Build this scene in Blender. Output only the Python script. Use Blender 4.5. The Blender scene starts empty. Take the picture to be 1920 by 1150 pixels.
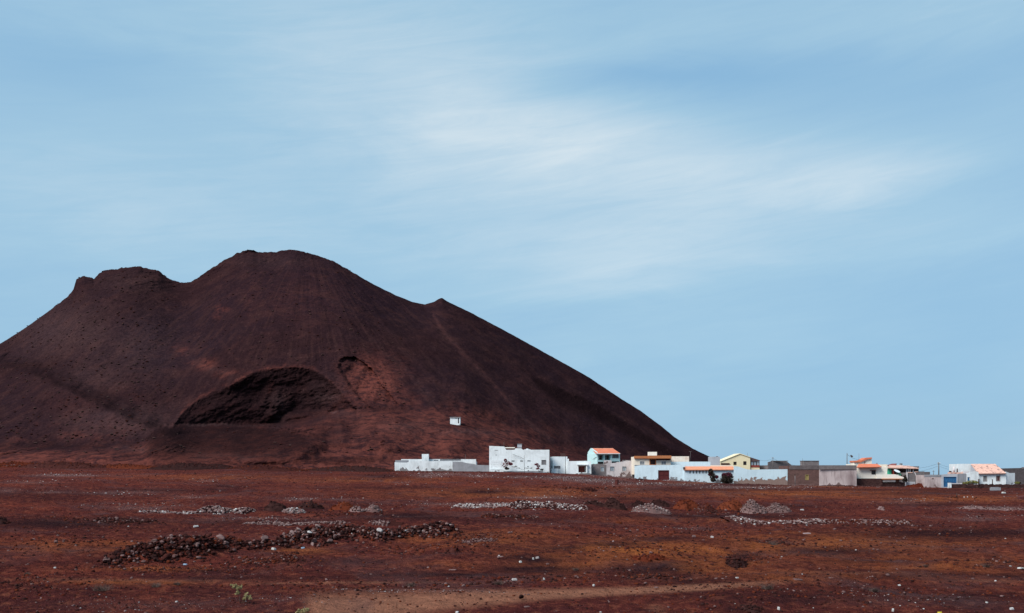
import bpy, math, random
import numpy as np
R = math.radians
scn = bpy.context.scene
F = 1867.0          # focal length in photograph pixels
HY = 890.0          # row of the horizon in the photograph
CX = 960.0

# ------------------------------------------------------------------ camera
cd = bpy.data.cameras.new('camera'); cam = bpy.data.objects.new('camera', cd)
scn.collection.objects.link(cam); scn.camera = cam
cd.sensor_width = 36.0; cd.lens = 36.0 * F / 1920.0
cd.shift_y = (HY - 575.0) / 1920.0
cd.clip_start = 0.5; cd.clip_end = 20000
cam.location = (0, 0, 0); cam.rotation_euler = (R(90), 0, 0)

# ------------------------------------------------------------------ light
scn.view_settings.view_transform = 'Standard'; scn.view_settings.look = 'None'
scn.view_settings.gamma = 1.0; scn.view_settings.exposure = 0.95
SUN = (-0.62, -0.50, 0.80)
sl = math.sqrt(sum(v * v for v in SUN)); SUN = tuple(v / sl for v in SUN)
ld = bpy.data.lights.new('sun', 'SUN'); ld.energy = 2.45; ld.angle = R(30); ld.color = (1.0, 0.97, 0.92)
lo = bpy.data.objects.new('sun', ld); scn.collection.objects.link(lo)
import mathutils
lo.rotation_euler = mathutils.Vector(SUN).to_track_quat('Z', 'Y').to_euler()
lo.location = (0, 0, 300)

w = bpy.data.worlds.new('World'); scn.world = w; w.use_nodes = True
nt = w.node_tree; nt.nodes.clear()
def WN(t, **k):
    n = nt.nodes.new(t)
    for a, b in k.items(): setattr(n, a, b)
    return n
def wmath(op, a, b=None, c=None, clamp=False):
    n = WN('ShaderNodeMath', operation=op); n.use_clamp = clamp
    for i, v in enumerate((a, b, c)):
        if v is None: continue
        if isinstance(v, (int, float)): n.inputs[i].default_value = v
        else: nt.links.new(v, n.inputs[i])
    return n.outputs[0]
out = WN('ShaderNodeOutputWorld'); bg = WN('ShaderNodeBackground'); bg.inputs[1].default_value = 0.1
sky = WN('ShaderNodeTexSky'); sky.sky_type = 'NISHITA'; sky.sun_disc = False
sky.sun_elevation = math.asin(SUN[2]); sky.sun_rotation = math.atan2(SUN[0], SUN[1])
tc = WN('ShaderNodeTexCoord'); sp = WN('ShaderNodeSeparateXYZ'); nt.links.new(tc.outputs['Generated'], sp.inputs[0])
az = wmath('ARCTAN2', sp.outputs[0], sp.outputs[1]); el = wmath('ARCSINE', sp.outputs[2])
def streaks(sx, sy, tilt, scale, det, dist, rough=0.55, off=0.0):
    """cloud noise in azimuth / elevation, drawn out along a tilted direction"""
    c, s = math.cos(R(tilt)), math.sin(R(tilt))
    a2 = wmath('ADD', wmath('MULTIPLY', az, c * sx), wmath('MULTIPLY', el, s * sx))
    e2 = wmath('ADD', wmath('MULTIPLY', az, -s * sy), wmath('MULTIPLY', el, c * sy))
    cb = WN('ShaderNodeCombineXYZ'); nt.links.new(a2, cb.inputs[0]); nt.links.new(e2, cb.inputs[1]); cb.inputs[2].default_value = off
    n = WN('ShaderNodeTexNoise'); n.inputs['Scale'].default_value = scale; n.inputs['Detail'].default_value = det
    n.inputs['Roughness'].default_value = rough; n.inputs['Distortion'].default_value = dist
    nt.links.new(cb.outputs[0], n.inputs['Vector'])
    return n.outputs['Fac']
def px_az(px): return math.atan((px - CX) / F)
def px_el(px, py): return math.atan((HY - py) / math.hypot(F, px - CX))
n_big = streaks(1.0, 2.2, 6, 2.6, 5, 0.5, 0.5, 1.7)
n_fine = streaks(1.0, 4.4, 7, 5.0, 8, 0.9, 0.6, 4.2)
n_thin = streaks(1.0, 9.0, 7, 7.0, 10, 1.0, 0.66, 9.1)
# soft banks of cloud that stand at fixed places of the sky: px, py, half width, half height, tilt, amount
BANKS = [(420, 60, 420, 150, -10, .16), (850, 110, 420, 150, -16, .20), (1000, 235, 270, 70, -8, .26), (1180, 290, 380, 90, -3, .20), (1540, 326, 330, 50, 2, .14), (1720, 315, 170, 24, 2, .10), (1890, 290, 140, 60, 0, -.10), (120, 60, 260, 70, 0, -.08), (1850, 430, 160, 40, 0, .08), (1300, 320, 260, 20, 4, .08), (1480, 370, 300, 40, 6, .10),
         (780, 230, 240, 140, -24, .12), (560, 360, 420, 110, 0, .08), (1250, 450, 560, 110, 2, .18), (1200, 495, 230, 34, 2, .14),
         (1120, 548, 230, 20, 3, .14), (1400, 60, 420, 70, 0, .08), (60, 330, 300, 90, 2, .10), (1500, 640, 400, 60, 0, .06), (300, 430, 320, 70, 2, .08), (1850, 20, 220, 60, 0, .14), (100, 20, 200, 30, 0, .08),
         (1170, 155, 300, 40, 2, -.26), (1600, 150, 420, 70, -2, -.12), (180, 130, 220, 60, 5, -.12), (1820, 620, 300, 160, 0, -.12), (1700, 800, 500, 90, 0, -.08)]
wa = wmath('MULTIPLY_ADD', wmath('SUBTRACT', n_big, 0.5), 0.07, az)
we = wmath('MULTIPLY_ADD', wmath('SUBTRACT', n_fine, 0.5), 0.035, el)
acc = None
for (px, py, hw, hh, tilt, amt) in BANKS:
    c, s = math.cos(R(tilt)), math.sin(R(tilt))
    da = wmath('SUBTRACT', wa, px_az(px)); de = wmath('SUBTRACT', we, px_el(px, py))
    a2 = wmath('MULTIPLY', wmath('ADD', wmath('MULTIPLY', da, c), wmath('MULTIPLY', de, s)), F / hw)
    e2 = wmath('MULTIPLY', wmath('ADD', wmath('MULTIPLY', da, -s), wmath('MULTIPLY', de, c)), F / hh)
    r2 = wmath('ADD', wmath('MULTIPLY', a2, a2), wmath('MULTIPLY', e2, e2))
    g = wmath('MULTIPLY', wmath('EXPONENT', wmath('MULTIPLY', r2, -1.0)), amt)
    acc = g if acc is None else wmath('ADD', acc, g)
tex = wmath('ADD', wmath('MULTIPLY', wmath('SUBTRACT', n_fine, 0.5), 0.75), wmath('MULTIPLY', wmath('SUBTRACT', n_thin, 0.5), 0.75))
tex = wmath('MULTIPLY', tex, wmath('ADD', wmath('MULTIPLY', acc, 0.75), 0.20))
m = wmath('ADD', wmath('ADD', acc, tex), wmath('MULTIPLY_ADD', wmath('SUBTRACT', n_big, 0.5), 0.30, 0.22), clamp=True)
ramp = WN('ShaderNodeValToRGB'); nt.links.new(m, ramp.inputs[0])
er = ramp.color_ramp; er.elements[0].position = 0.0; er.elements[0].color = (0.245, 0.468, 0.695, 1)
er.elements[1].position = 1.0; er.elements[1].color = (0.74, 0.83, 0.87, 1)
e = er.elements.new(0.35); e.color = (0.365, 0.580, 0.745, 1)
gain = WN('ShaderNodeVectorMath', operation='SCALE'); nt.links.new(ramp.outputs[0], gain.inputs[0]); gain.inputs[3].default_value = 10.0 / 2 ** 0.95
mx = WN('ShaderNodeMix', data_type='RGBA'); mx.inputs[0].default_value = 0.92
nt.links.new(sky.outputs[0], mx.inputs[6]); nt.links.new(gain.outputs[0], mx.inputs[7])
nt.links.new(mx.outputs[2], bg.inputs[0]); nt.links.new(bg.outputs[0], out.inputs[0])

# ------------------------------------------------------------------ noise
_rs = np.random.RandomState(11); _perm = _rs.permutation(4096); _grad = _rs.rand(4096) * 2 * np.pi
_gx, _gy = np.cos(_grad), np.sin(_grad)
def perlin(x, y, seed=0):
    x = np.asarray(x, float); y = np.asarray(y, float)
    xi = np.floor(x).astype(np.int64); yi = np.floor(y).astype(np.int64); xf = x - xi; yf = y - yi
    def h(a, b): return _perm[(_perm[(a + seed * 131) & 4095] + b) & 4095]
    def dot(a, b, dx, dy):
        k = h(a, b); return _gx[k] * dx + _gy[k] * dy
    u = xf * xf * xf * (xf * (xf * 6 - 15) + 10); v = yf * yf * yf * (yf * (yf * 6 - 15) + 10)
    n00 = dot(xi, yi, xf, yf); n10 = dot(xi + 1, yi, xf - 1, yf); n01 = dot(xi, yi + 1, xf, yf - 1); n11 = dot(xi + 1, yi + 1, xf - 1, yf - 1)
    return ((n00 * (1 - u) + n10 * u) * (1 - v) + (n01 * (1 - u) + n11 * u) * v) * 1.4
def fbm(x, y, oct=4, seed=0, gain=0.5):
    s = 0; a = 1; t = 0
    for i in range(oct):
        s = s + a * perlin(x * 2 ** i, y * 2 ** i, seed + i); t += a; a *= gain
    return s / t * 1.5
def sstep(a, b, x):
    t = np.clip((x - a) / (b - a), 0, 1); return t * t * (3 - 2 * t)

# ------------------------------------------------------------------ terrain
BASE = np.array([(-2500, 862), (-600, 866), (0, 874), (400, 879), (740, 883), (917, 884.5), (1030, 887), (1108, 890.5), (1190, 897), (1290, 902.5), (1380, 906.5), (1477, 909), (1606, 911), (1800, 914), (1920, 914), (3500, 915)], float)
DH = 245.0
def base_y(px): return np.interp(px, BASE[:, 0], BASE[:, 1])
def ground_base(x, d):
    dd = np.maximum(d, 20.0); px = CX + F * x / dd
    k = (HY - base_y(px)) / F; zh = k * DH
    s = np.clip((d - 36) / (DH - 36), 0, 1) ** 0.82
    z = -5.0 + (zh + 5.0) * s
    far = k * np.minimum(d, 300)
    z = np.where(d > DH, far, z)
    z = z - sstep(300, 1500, d) * np.maximum(4.0 + z, 3.0)
    z = z - sstep(1200, 5000, d) * 8
    return z
MOUNDS = []    # x, d, radius x, radius d, height
def ground_z(x, d):
    x = np.asarray(x, float); d = np.asarray(d, float)
    z = ground_base(x, d)
    fade = 1 - sstep(150, 235, d)
    z = z + fade * (0.46 * fbm(x / 24, d / 13, 3, 3) * sstep(36, 60, d) + 0.20 * fbm(x / 6.5, d / 5.0, 3, 7))
    z = z + (0.3 + 0.7 * fade) * (0.11 * fbm(x / 1.5, d / 1.5, 4, 9, .6) + 0.02 * perlin(x / 0.3, d / 0.3, 5))
    for (mx_, md, rx, rd, h) in MOUNDS:
        q = ((x - mx_) / rx) ** 2 + ((d - md) / rd) ** 2
        z = z + np.where(q < 9, h * np.exp(-np.minimum(q, 9)), 0)
    return z
_dscan = np.geomspace(20, 300, 3500)
def gpoint(px, py):
    """ground point seen at a place of the photograph"""
    x = (px - CX) / F * _dscan; z = ground_z(x, _dscan)
    yy = HY - F * z / _dscan
    idx = np.nonzero(yy <= py)[0]
    i = idx[0] if len(idx) else len(_dscan) - 1
    return float(x[i]), float(_dscan[i]), float(z[i])
def add_mound(px, py, rxp, rd, hp):
    x, d, z = gpoint(px, py); MOUNDS.append((x, d, rxp * d / F, rd, hp * d / F))
# humps of the field
for a in [(1180, 1050, 100, 3.0, 17), (1330, 1030, 90, 2.0, 10), (1300, 1080, 90, 1.6, -8), (1230, 1072, 60, 1.4, -9), (1480, 1062, 120, 2.0, 7), (1880, 1040, 120, 3, 7), (1560, 1120, 160, 2, 8), (1060, 1050, 90, 2.5, 8), (1640, 1006, 190, 5, 8), (1500, 1088, 180, 2.2, 12), (1760, 1062, 150, 3, 9),
          (560, 1048, 110, 2.0, 10), (740, 1058, 160, 2.5, 10), (900, 1030, 120, 3, 7), (250, 1010, 160, 4, 8), (1380, 1118, 90, 1.5, 10), (1800, 985, 160, 5, 6), (330, 893, 120, 8, 5), (90, 880, 170, 12, 6), (430, 884, 120, 10, 5), (640, 888, 70, 8, 3), (250, 886, 60, 8, 4)]:
    add_mound(*a)
# long rubble bank: px, py of the foot, height in px
BANK = [(205, 1060, 12), (240, 1058, 22), (275, 1056, 27), (310, 1053, 30), (345, 1051, 33), (378, 1048, 36), (408, 1045, 32), (440, 1040, 20), (470, 1038, 16), (500, 1034, 16), (530, 1031, 20), (560, 1028, 24),
        (592, 1026, 26), (625, 1023, 28), (655, 1020, 24), (690, 1019, 20), (725, 1019, 22), (758, 1017, 24), (790, 1014, 22), (820, 1012, 22), (848, 1009, 18)]
bank_pts = []
for (px, py, hp) in BANK:
    x, d, z = gpoint(px, py - 4); bank_pts.append((x, d + 0.5, hp * d / F, px))
for (x, d, h, px) in bank_pts: MOUNDS.append((x, d + .2, 0.9, 0.8, h * 0.50))

def ell(px, py, e, seed=3):
    c, r = e[:2], e[2:4]
    q = ((px - c[0]) / r[0]) ** 2 + ((py - c[1]) / r[1]) ** 2
    return np.exp(-q * 1.2) * e[4]

def grid_faces(nr, nc):
    i = np.arange(nr - 1)[:, None] * nc + np.arange(nc - 1)[None, :]
    f = np.stack([i, i + 1, i + nc + 1, i + nc], -1).reshape(-1, 4)
    return f
def mesh_np(name, V, Fq, attr=None, smooth=True):
    me = bpy.data.meshes.new(name)
    me.vertices.add(len(V)); me.vertices.foreach_set('co', V.astype(np.float32).ravel())
    k = Fq.shape[1]
    me.loops.add(Fq.size); me.loops.foreach_set('vertex_index', Fq.astype(np.int32).ravel())
    me.polygons.add(len(Fq)); me.polygons.foreach_set('loop_start', np.arange(0, Fq.size, k, dtype=np.int32))
    me.polygons.foreach_set('loop_total', np.full(len(Fq), k, np.int32))
    me.update(calc_edges=True)
    if attr:
        for an, col in attr.items():
            a = me.color_attributes.new(an, 'FLOAT_COLOR', 'POINT')
            a.data.foreach_set('color', col.astype(np.float32).ravel())
    if smooth: me.polygons.foreach_set('use_smooth', np.ones(len(Fq), bool))
    me.validate()
    return me
COL = scn.collection
def link(name, me, m=None, parent=None, loc=None):
    o = bpy.data.objects.new(name, me); COL.objects.link(o)
    if m is not None:
        for mm in (m if isinstance(m, (list, tuple)) else [m]): me.materials.append(mm)
    if parent is not None: o.parent = parent
    if loc is not None: o.location = loc
    return o
def tag(o, label=None, cat=None, group=None, kind=None):
    if label: o['label'] = label
    if cat: o['category'] = cat
    if group: o['group'] = group
    if kind: o['kind'] = kind
    return o

# ------------------------------------------------------------------ materials
class MatB:
    def __init__(s, name, rough=0.9, spec=0.2):
        s.m = bpy.data.materials.new(name); s.m.use_nodes = True; s.t = s.m.node_tree
        s.b = s.t.nodes['Principled BSDF']; s.b.inputs['Roughness'].default_value = rough
        s.b.inputs['Specular IOR Level'].default_value = spec
        s.tc = s.t.nodes.new('ShaderNodeTexCoord')
    def n(s, t, **k):
        q = s.t.nodes.new(t)
        for a, b in k.items(): setattr(q, a, b)
        return q
    def put(s, inp, v):
        if isinstance(v, (int, float)): inp.default_value = v
        elif isinstance(v, (tuple, list)): inp.default_value = (*v, 1) if len(v) == 3 and len(inp.default_value) == 4 else v
        else: s.t.links.new(v, inp)
    def math(s, op, a, b=0.0, c=None, clamp=False):
        q = s.n('ShaderNodeMath', operation=op); q.use_clamp = clamp
        s.put(q.inputs[0], a); s.put(q.inputs[1], b)
        if c is not None: s.put(q.inputs[2], c)
        return q.outputs[0]
    def mapping(s, scale=(1, 1, 1), src='Object', vec=None, loc=(0, 0, 0), rot=(0, 0, 0)):
        q = s.n('ShaderNodeMapping'); q.inputs['Scale'].default_value = scale; q.inputs['Location'].default_value = loc; q.inputs['Rotation'].default_value = rot
        s.t.links.new(vec if vec is not None else s.tc.outputs[src], q.inputs[0]); return q.outputs[0]
    def noise(s, scale, det=4, vec=None, dist=0.0, rough=0.55):
        q = s.n('ShaderNodeTexNoise'); q.inputs['Scale'].default_value = scale; q.inputs['Detail'].default_value = det
        q.inputs['Distortion'].default_value = dist; q.inputs['Roughness'].default_value = rough
        s.t.links.new(vec if vec is not None else s.tc.outputs['Object'], q.inputs['Vector']); return q.outputs['Fac']
    def vor(s, scale, vec=None, feat='F1', out='Distance', rnd=1.0):
        q = s.n('ShaderNodeTexVoronoi'); q.feature = feat; q.inputs['Scale'].default_value = scale; q.inputs['Randomness'].default_value = rnd
        s.t.links.new(vec if vec is not None else s.tc.outputs['Object'], q.inputs['Vector']); return q.outputs[out]
    def rng(s, v, a, b, c=0.0, d=1.0):
        q = s.n('ShaderNodeMapRange'); s.put(q.inputs[0], v)
        for i, k in enumerate((a, b, c, d)): q.inputs[i + 1].default_value = k
        return q.outputs[0]
    def mix(s, f, a, b):
        q = s.n('ShaderNodeMix', data_type='RGBA'); s.put(q.inputs[0], f); s.put(q.inputs[6], a); s.put(q.inputs[7], b); return q.outputs[2]
    def attr(s, name):
        q = s.n('ShaderNodeVertexColor'); q.layer_name = name
        p = s.n('ShaderNodeSeparateColor'); s.t.links.new(q.outputs[0], p.inputs[0])
        return p.outputs[0], p.outputs[1], p.outputs[2], q.outputs[1]
    def color(s, c): s.put(s.b.inputs['Base Color'], c); return s
    def bump(s, h, strength=0.3, dist=0.05):
        q = s.n('ShaderNodeBump'); q.inputs['Strength'].default_value = strength; q.inputs['Distance'].default_value = dist
        s.t.links.new(h, q.inputs['Height']); s.t.links.new(q.outputs[0], s.b.inputs['Normal']); return s

def plaster(name, col, stain=None, amt=0.5, wear=None, wear_h=0.6, wear_amt=0.0, grain=1.0, rough=0.92, sc=0.55):
    """painted render with blotches, drips and, near its foot, places where the plaster is off"""
    b = MatB(name, rough)
    stain = stain or tuple(c * 0.62 for c in col)
    n1 = b.noise(sc, 6, dist=0.6); drip = b.noise(1.0, 5, vec=b.mapping((2.6, 2.6, 0.35)))
    f = b.rng(n1, 0.45, 0.75, 0, amt); f2 = b.rng(drip, 0.5, 0.8, 0, amt * 0.7)
    c = b.mix(f, (*col, 1), (*stain, 1)); c = b.mix(f2, c, (*[x * 0.85 for x in stain], 1))
    fine = b.noise(9, 4); c = b.mix(b.rng(fine, 0.35, 0.75, 0, 0.16), c, (*[x * 0.5 for x in col], 1))
    if wear:
        sz = b.n('ShaderNodeSeparateXYZ'); b.t.links.new(b.tc.outputs['Object'], sz.inputs[0])
        h = b.math('SUBTRACT', wear_h, sz.outputs[2])
        k = b.math('ADD', b.math('MULTIPLY', h, 0.55), b.math('MULTIPLY', b.math('SUBTRACT', b.noise(0.8, 7, dist=0.4), 0.5), 2.6))
        f3 = b.rng(k, 0.30 - wear_amt * 0.3, 0.38 - wear_amt * 0.3)
        wc = b.mix(b.noise(3, 4), (*wear, 1), (*[x * 0.55 for x in wear], 1))
        c = b.mix(f3, c, wc)
    b.color(c); b.bump(b.noise(14, 5), 0.35 * grain, 0.03)
    return b.m
def flat(name, col, rough=0.6, var=0.25, scale=3, metal=0.0, spec=0.3):
    b = MatB(name, rough, spec); b.b.inputs['Metallic'].default_value = metal
    c = b.mix(b.rng(b.noise(scale, 5), 0.35, 0.7, 0, 1), (*col, 1), (*[x * (1 - var) for x in col], 1)); b.color(c)
    b.bump(b.noise(scale * 6, 3), 0.15, 0.02)
    return b.m
def tile_mat(name, col, worn=0.0):
    b = MatB(name, 0.85)
    wv = b.n('ShaderNodeTexWave'); wv.bands_direction = 'X'; wv.inputs['Scale'].default_value = 1.3; wv.inputs['Distortion'].default_value = 0.4
    b.t.links.new(b.tc.outputs['Object'], wv.inputs['Vector'])
    c = b.mix(b.rng(b.noise(1.4, 5), 0.35, 0.72, 0, .7), (*col, 1), (*[x * 0.68 for x in col], 1))
    c = b.mix(b.rng(wv.outputs['Fac'], 0.0, 0.45, 0.35, 0), c, (*[x * 0.45 for x in col], 1))
    if worn: c = b.mix(b.rng(b.noise(1.6, 6, dist=.4), 0.60 - worn * .1, 0.66), c, (0.16, 0.09, 0.09, 1))
    b.color(c); b.bump(wv.outputs['Fac'], 0.6, 0.05); return b.m
def block_mat(name, col, mortar, sx=2.4, sz=4.6, amt=0.6):
    """bare concrete block or rough stone laid in courses"""
    b = MatB(name, 0.95)
    br = b.n('ShaderNodeTexBrick'); br.inputs['Scale'].default_value = 1.0
    br.inputs['Brick Width'].default_value = 1 / sx; br.inputs['Row Height'].default_value = 1 / sz; br.inputs['Mortar Size'].default_value = 0.015
    b.t.links.new(b.mapping((1, 1, 1), rot=(R(-90), 0, 0)), br.inputs['Vector'])
    br.inputs['Color1'].default_value = (*col, 1); br.inputs['Color2'].default_value = (*[x * (1 - amt * .5) for x in col], 1); br.inputs['Mortar'].default_value = (*mortar, 1)
    c = b.mix(b.rng(b.noise(0.7, 6, dist=.5), 0.42, 0.7, 0, amt), br.outputs[0], (*[x * 0.55 for x in col], 1)); b.color(c)
    b.bump(b.noise(10, 5), 0.5, 0.05); return b.m
def stone_wall_mat(name, a, c2, joint):
    b = MatB(name, 0.95); v = b.mapping((1, 1, 1.3))
    d = b.vor(2.6, v, 'DISTANCE_TO_EDGE'); q = b.vor(2.6, v, 'F1', 'Color')
    sx = b.n('ShaderNodeSeparateColor'); b.t.links.new(q, sx.inputs[0])
    c = b.mix(sx.outputs[0], (*a, 1), (*c2, 1)); c = b.mix(b.rng(d, 0.0, 0.06, 1, 0), c, (*joint, 1)); b.color(c)
    b.bump(d, 0.8, 0.15); return b.m

M = {}
M['white'] = plaster('white_plaster', (0.78, 0.82, 0.83), (0.50, 0.52, 0.52), 0.6, (0.25, 0.24, 0.24), 0.3, 0.0)
M['white2'] = plaster('white_plaster_stained', (0.74, 0.77, 0.78), (0.42, 0.43, 0.43), 0.7, (0.24, 0.22, 0.22), 0.9, 0.05)
M['bluewhite'] = plaster('blue_white_wash', (0.60, 0.72, 0.78), (0.44, 0.52, 0.56), 0.65, (0.23, 0.22, 0.23), 0.8, 0.0)
M['bluewhite_worn'] = plaster('blue_white_wash_worn', (0.58, 0.70, 0.76), (0.42, 0.52, 0.57), 0.5, (0.30, 0.20, 0.17), 1.75, 0.35)
M['ruin'] = plaster('peeling_pink_white_plaster', (0.62, 0.57, 0.57), (0.34, 0.28, 0.28), 0.8, (0.22, 0.16, 0.15), 0.9, 0.15)
M['pinkgrey'] = plaster('pink_grey_render', (0.50, 0.41, 0.40), (0.19, 0.13, 0.13), 1.0, (0.20, 0.13, 0.12), 0.5, 0.15, sc=0.22)
M['cream'] = plaster('cream_paint', (0.80, 0.70, 0.58), (0.62, 0.52, 0.42), 0.3)
M['creamwhite'] = plaster('cream_white_paint', (0.83, 0.77, 0.68), (0.66, 0.58, 0.50), 0.3)
M['peel'] = plaster('cream_paint_peeling_to_orange', (0.82, 0.72, 0.62), (0.62, 0.30, 0.18), 0.8, (0.55, 0.16, 0.08), 1.2, 0.15)
M['yellow'] = plaster('yellow_paint', (0.80, 0.69, 0.46), (0.66, 0.50, 0.28), 0.3)
M['mint'] = plaster('mint_paint', (0.50, 0.70, 0.70), (0.32, 0.50, 0.50), 0.3)
M['green'] = plaster('bright_green_paint', (0.08, 0.52, 0.32), (0.06, 0.36, 0.24), 0.4)
M['orangeband'] = plaster('orange_brown_paint', (0.46, 0.17, 0.07), (0.32, 0.12, 0.06), 0.5)
M['grey'] = plaster('grey_cement', (0.27, 0.27, 0.29), (0.17, 0.17, 0.18), 0.7)
M['lightgrey'] = plaster('light_grey_cement', (0.46, 0.46, 0.49), (0.30, 0.30, 0.32), 0.7)
M['conc_roof'] = plaster('roof_concrete', (0.32, 0.30, 0.30), (0.2, 0.18, 0.18), 0.7)
M['brownblock'] = block_mat('brown_block_wall', (0.150, 0.080, 0.070), (0.13, 0.075, 0.065))
M['greyblock'] = block_mat('grey_block_wall', (0.205, 0.175, 0.175), (0.15, 0.13, 0.13))
M['darkblock'] = block_mat('dark_grey_block_wall', (0.15, 0.125, 0.125), (0.11, 0.09, 0.09))
M['lava'] = stone_wall_mat('dark_lava_stone_wall', (0.035, 0.012, 0.012), (0.075, 0.035, 0.03), (0.03, 0.018, 0.018))
M['tile'] = tile_mat('orange_roof_tile', (0.68, 0.20, 0.11))
M['tile_pale'] = tile_mat('faded_roof_tile', (0.78, 0.46, 0.36), 0.6)
M['tile_salmon'] = tile_mat('salmon_roof_tile', (0.76, 0.30, 0.17))
M['dark'] = flat('dark_glass', (0.02, 0.018, 0.02), 0.25, 0.3, 2, 0, 0.5)
M['paneblue'] = flat('pale_reflecting_glass', (0.35, 0.42, 0.47), 0.3, 0.2, 2, 0, 0.5)
M['brownpane'] = flat('brown_shutter', (0.07, 0.03, 0.025), 0.6)
M['greypane'] = flat('grey_shutter', (0.22, 0.22, 0.23), 0.6)
M['frame_white'] = flat('white_frame', (0.7, 0.72, 0.72), 0.6)
M['frame_grey'] = flat('grey_stone_frame', (0.36, 0.33, 0.32), 0.9)
M['maroon'] = flat('maroon_door_paint', (0.085, 0.012, 0.012), 0.55, 0.3)
M['reddoor'] = flat('brick_red_door_paint', (0.26, 0.05, 0.035), 0.6, 0.3)
M['blue'] = flat('blue_gate_paint', (0.035, 0.14, 0.30), 0.5, 0.35)
M['ochre'] = flat('ochre_shutter', (0.34, 0.26, 0.10), 0.8)
M['wood'] = flat('dark_wood', (0.05, 0.028, 0.022), 0.8)
M['brownroof'] = flat('brown_veranda_roof', (0.10, 0.06, 0.06), 0.8)
M['redpost'] = flat('red_paint', (0.26, 0.04, 0.03), 0.6)
M['metal'] = flat('grey_metal', (0.25, 0.25, 0.26), 0.5, 0.3, 3, 0.3)
M['pole'] = flat('pole_grey', (0.14, 0.125, 0.12), 0.9)
M['wire'] = flat('wire_black', (0.03, 0.03, 0.035), 0.6)
M['dish'] = flat('white_dish', (0.7, 0.74, 0.76), 0.4, 0.1)
M['plastic'] = flat('white_plastic', (0.75, 0.77, 0.78), 0.5, 0.15)
M['litter'] = flat('dirty_white_plastic', (0.50, 0.48, 0.46), 0.7, 0.4)
M['bluelitter'] = flat('pale_blue_plastic', (0.25, 0.36, 0.48), 0.5, 0.2)
M['yellowlitter'] = flat('yellow_plastic', (0.70, 0.55, 0.05), 0.5, 0.2)
M['rust'] = flat('rusty_drum', (0.10, 0.022, 0.018), 0.85, 0.5)

def rock_mat(name, a, c2, scale=2.5):
    b = MatB(name, 1.0, 0.0)
    oi = b.n('ShaderNodeObjectInfo'); gi = b.n('ShaderNodeNewGeometry')
    rn = b.math('FRACT', b.math('ADD', oi.outputs['Random'], gi.outputs['Random Per Island']))
    c = b.mix(rn, (*a, 1), (*c2, 1)); c = b.mix(b.rng(b.noise(scale, 5), .4, .7, 0, .6), c, (*[x * .5 for x in a], 1)); b.color(c)
    b.bump(b.noise(scale * 5, 5), 0.6, 0.05); return b.m
M['rock_dark'] = rock_mat('dark_brown_rock', (0.040, 0.0125, 0.011), (0.075, 0.026, 0.022))
M['rock_black'] = rock_mat('black_scoria', (0.022, 0.010, 0.010), (0.045, 0.020, 0.018))
M['rock_red'] = rock_mat('red_scoria', (0.085, 0.017, 0.010), (0.13, 0.034, 0.017))
M['rock_pale'] = rock_mat('pale_concrete_rubble', (0.30, 0.21, 0.20), (0.10, 0.050, 0.045))
M['rock_grey'] = rock_mat('grey_pink_rubble', (0.20, 0.125, 0.118), (0.10, 0.052, 0.048))
M['rock_white'] = rock_mat('white_rubble', (0.52, 0.49, 0.48), (0.30, 0.25, 0.24))

# ground soil
b = MatB('red_volcanic_soil', 1.0, 0.0)
r_, g_, b_, a_ = b.attr('soil')     # orange, dark, pale gravel, track
P = b.tc.outputs['Object']
n1 = b.noise(0.055, 8, P, 1.2, 0.62); n2 = b.noise(0.26, 8, P, 0.8, 0.65); n3 = b.noise(2.2, 6, P, 0.3, 0.65); n4 = b.noise(11, 5, P, 0, 0.7)
c = b.mix(b.rng(n1, 0.40, 0.60), (0.158, 0.036, 0.0250, 1), (0.105, 0.0265, 0.0230, 1))
c = b.mix(b.rng(n2, 0.42, 0.62, 0, .8), c, (0.062, 0.0170, 0.0185, 1))
fo = b.math('MULTIPLY', r_, b.rng(n2, 0.62, 0.40, 0.25, 1.25), clamp=True)
c = b.mix(fo, c, (0.340, 0.100, 0.0320, 1))
c = b.mix(b.math('MULTIPLY', b.rng(n3, 0.50, 0.62), 0.65), c, (0.046, 0.0150, 0.0160, 1))
c = b.mix(b.math('MULTIPLY', b.rng(n3, 0.48, 0.36), 0.55), c, (0.260, 0.082, 0.048, 1))
c = b.mix(b.math('MULTIPLY', b.rng(n4, 0.52, 0.66), 0.45), c, (0.036, 0.0135, 0.0140, 1))
fd = b.math('MULTIPLY', g_, b.rng(n3, 0.3, 0.7, 0.8, 1.15), clamp=True)
c = b.mix(fd, c, (0.029, 0.0130, 0.0150, 1))
c = b.mix(b.math('MULTIPLY', a_, b.rng(n3, 0.3, 0.7, 1.0, 0.6), clamp=True), c, (0.36, 0.158, 0.098, 1))
# grey lilac dusting and pale chips
n5 = b.noise(0.12, 6, b.mapping((1, 1, 1), loc=(31, 17, 3)), 1.2)
c = b.mix(b.rng(n5, 0.52, 0.68, 0, .6), c, (0.088, 0.048, 0.050, 1))
chip = b.vor(4.5, P); chipc = b.math('LESS_THAN', chip, b.math('MULTIPLY_ADD', b_, 0.40, 0.0))
c = b.mix(b.math('MULTIPLY', b.math('ADD', chipc, b.math('MULTIPLY', b_, 0.35)), 0.6, clamp=True), c, (0.30, 0.235, 0.23, 1))
ch2 = b.vor(7.0, b.mapping((1, 1, 1), loc=(5, 9, 2))); sp_ = b.math('LESS_THAN', ch2, b.rng(n2, 0.40, 0.70, 0.05, 0.17))
c = b.mix(b.math('MULTIPLY', sp_, 0.7), c, (0.020, 0.010, 0.011, 1))
ch3 = b.vor(3.1, b.mapping((1, 1, 1), loc=(15, 3, 7))); sp3 = b.math('LESS_THAN', ch3, b.rng(n3, 0.45, 0.75, 0.02, 0.15))
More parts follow.
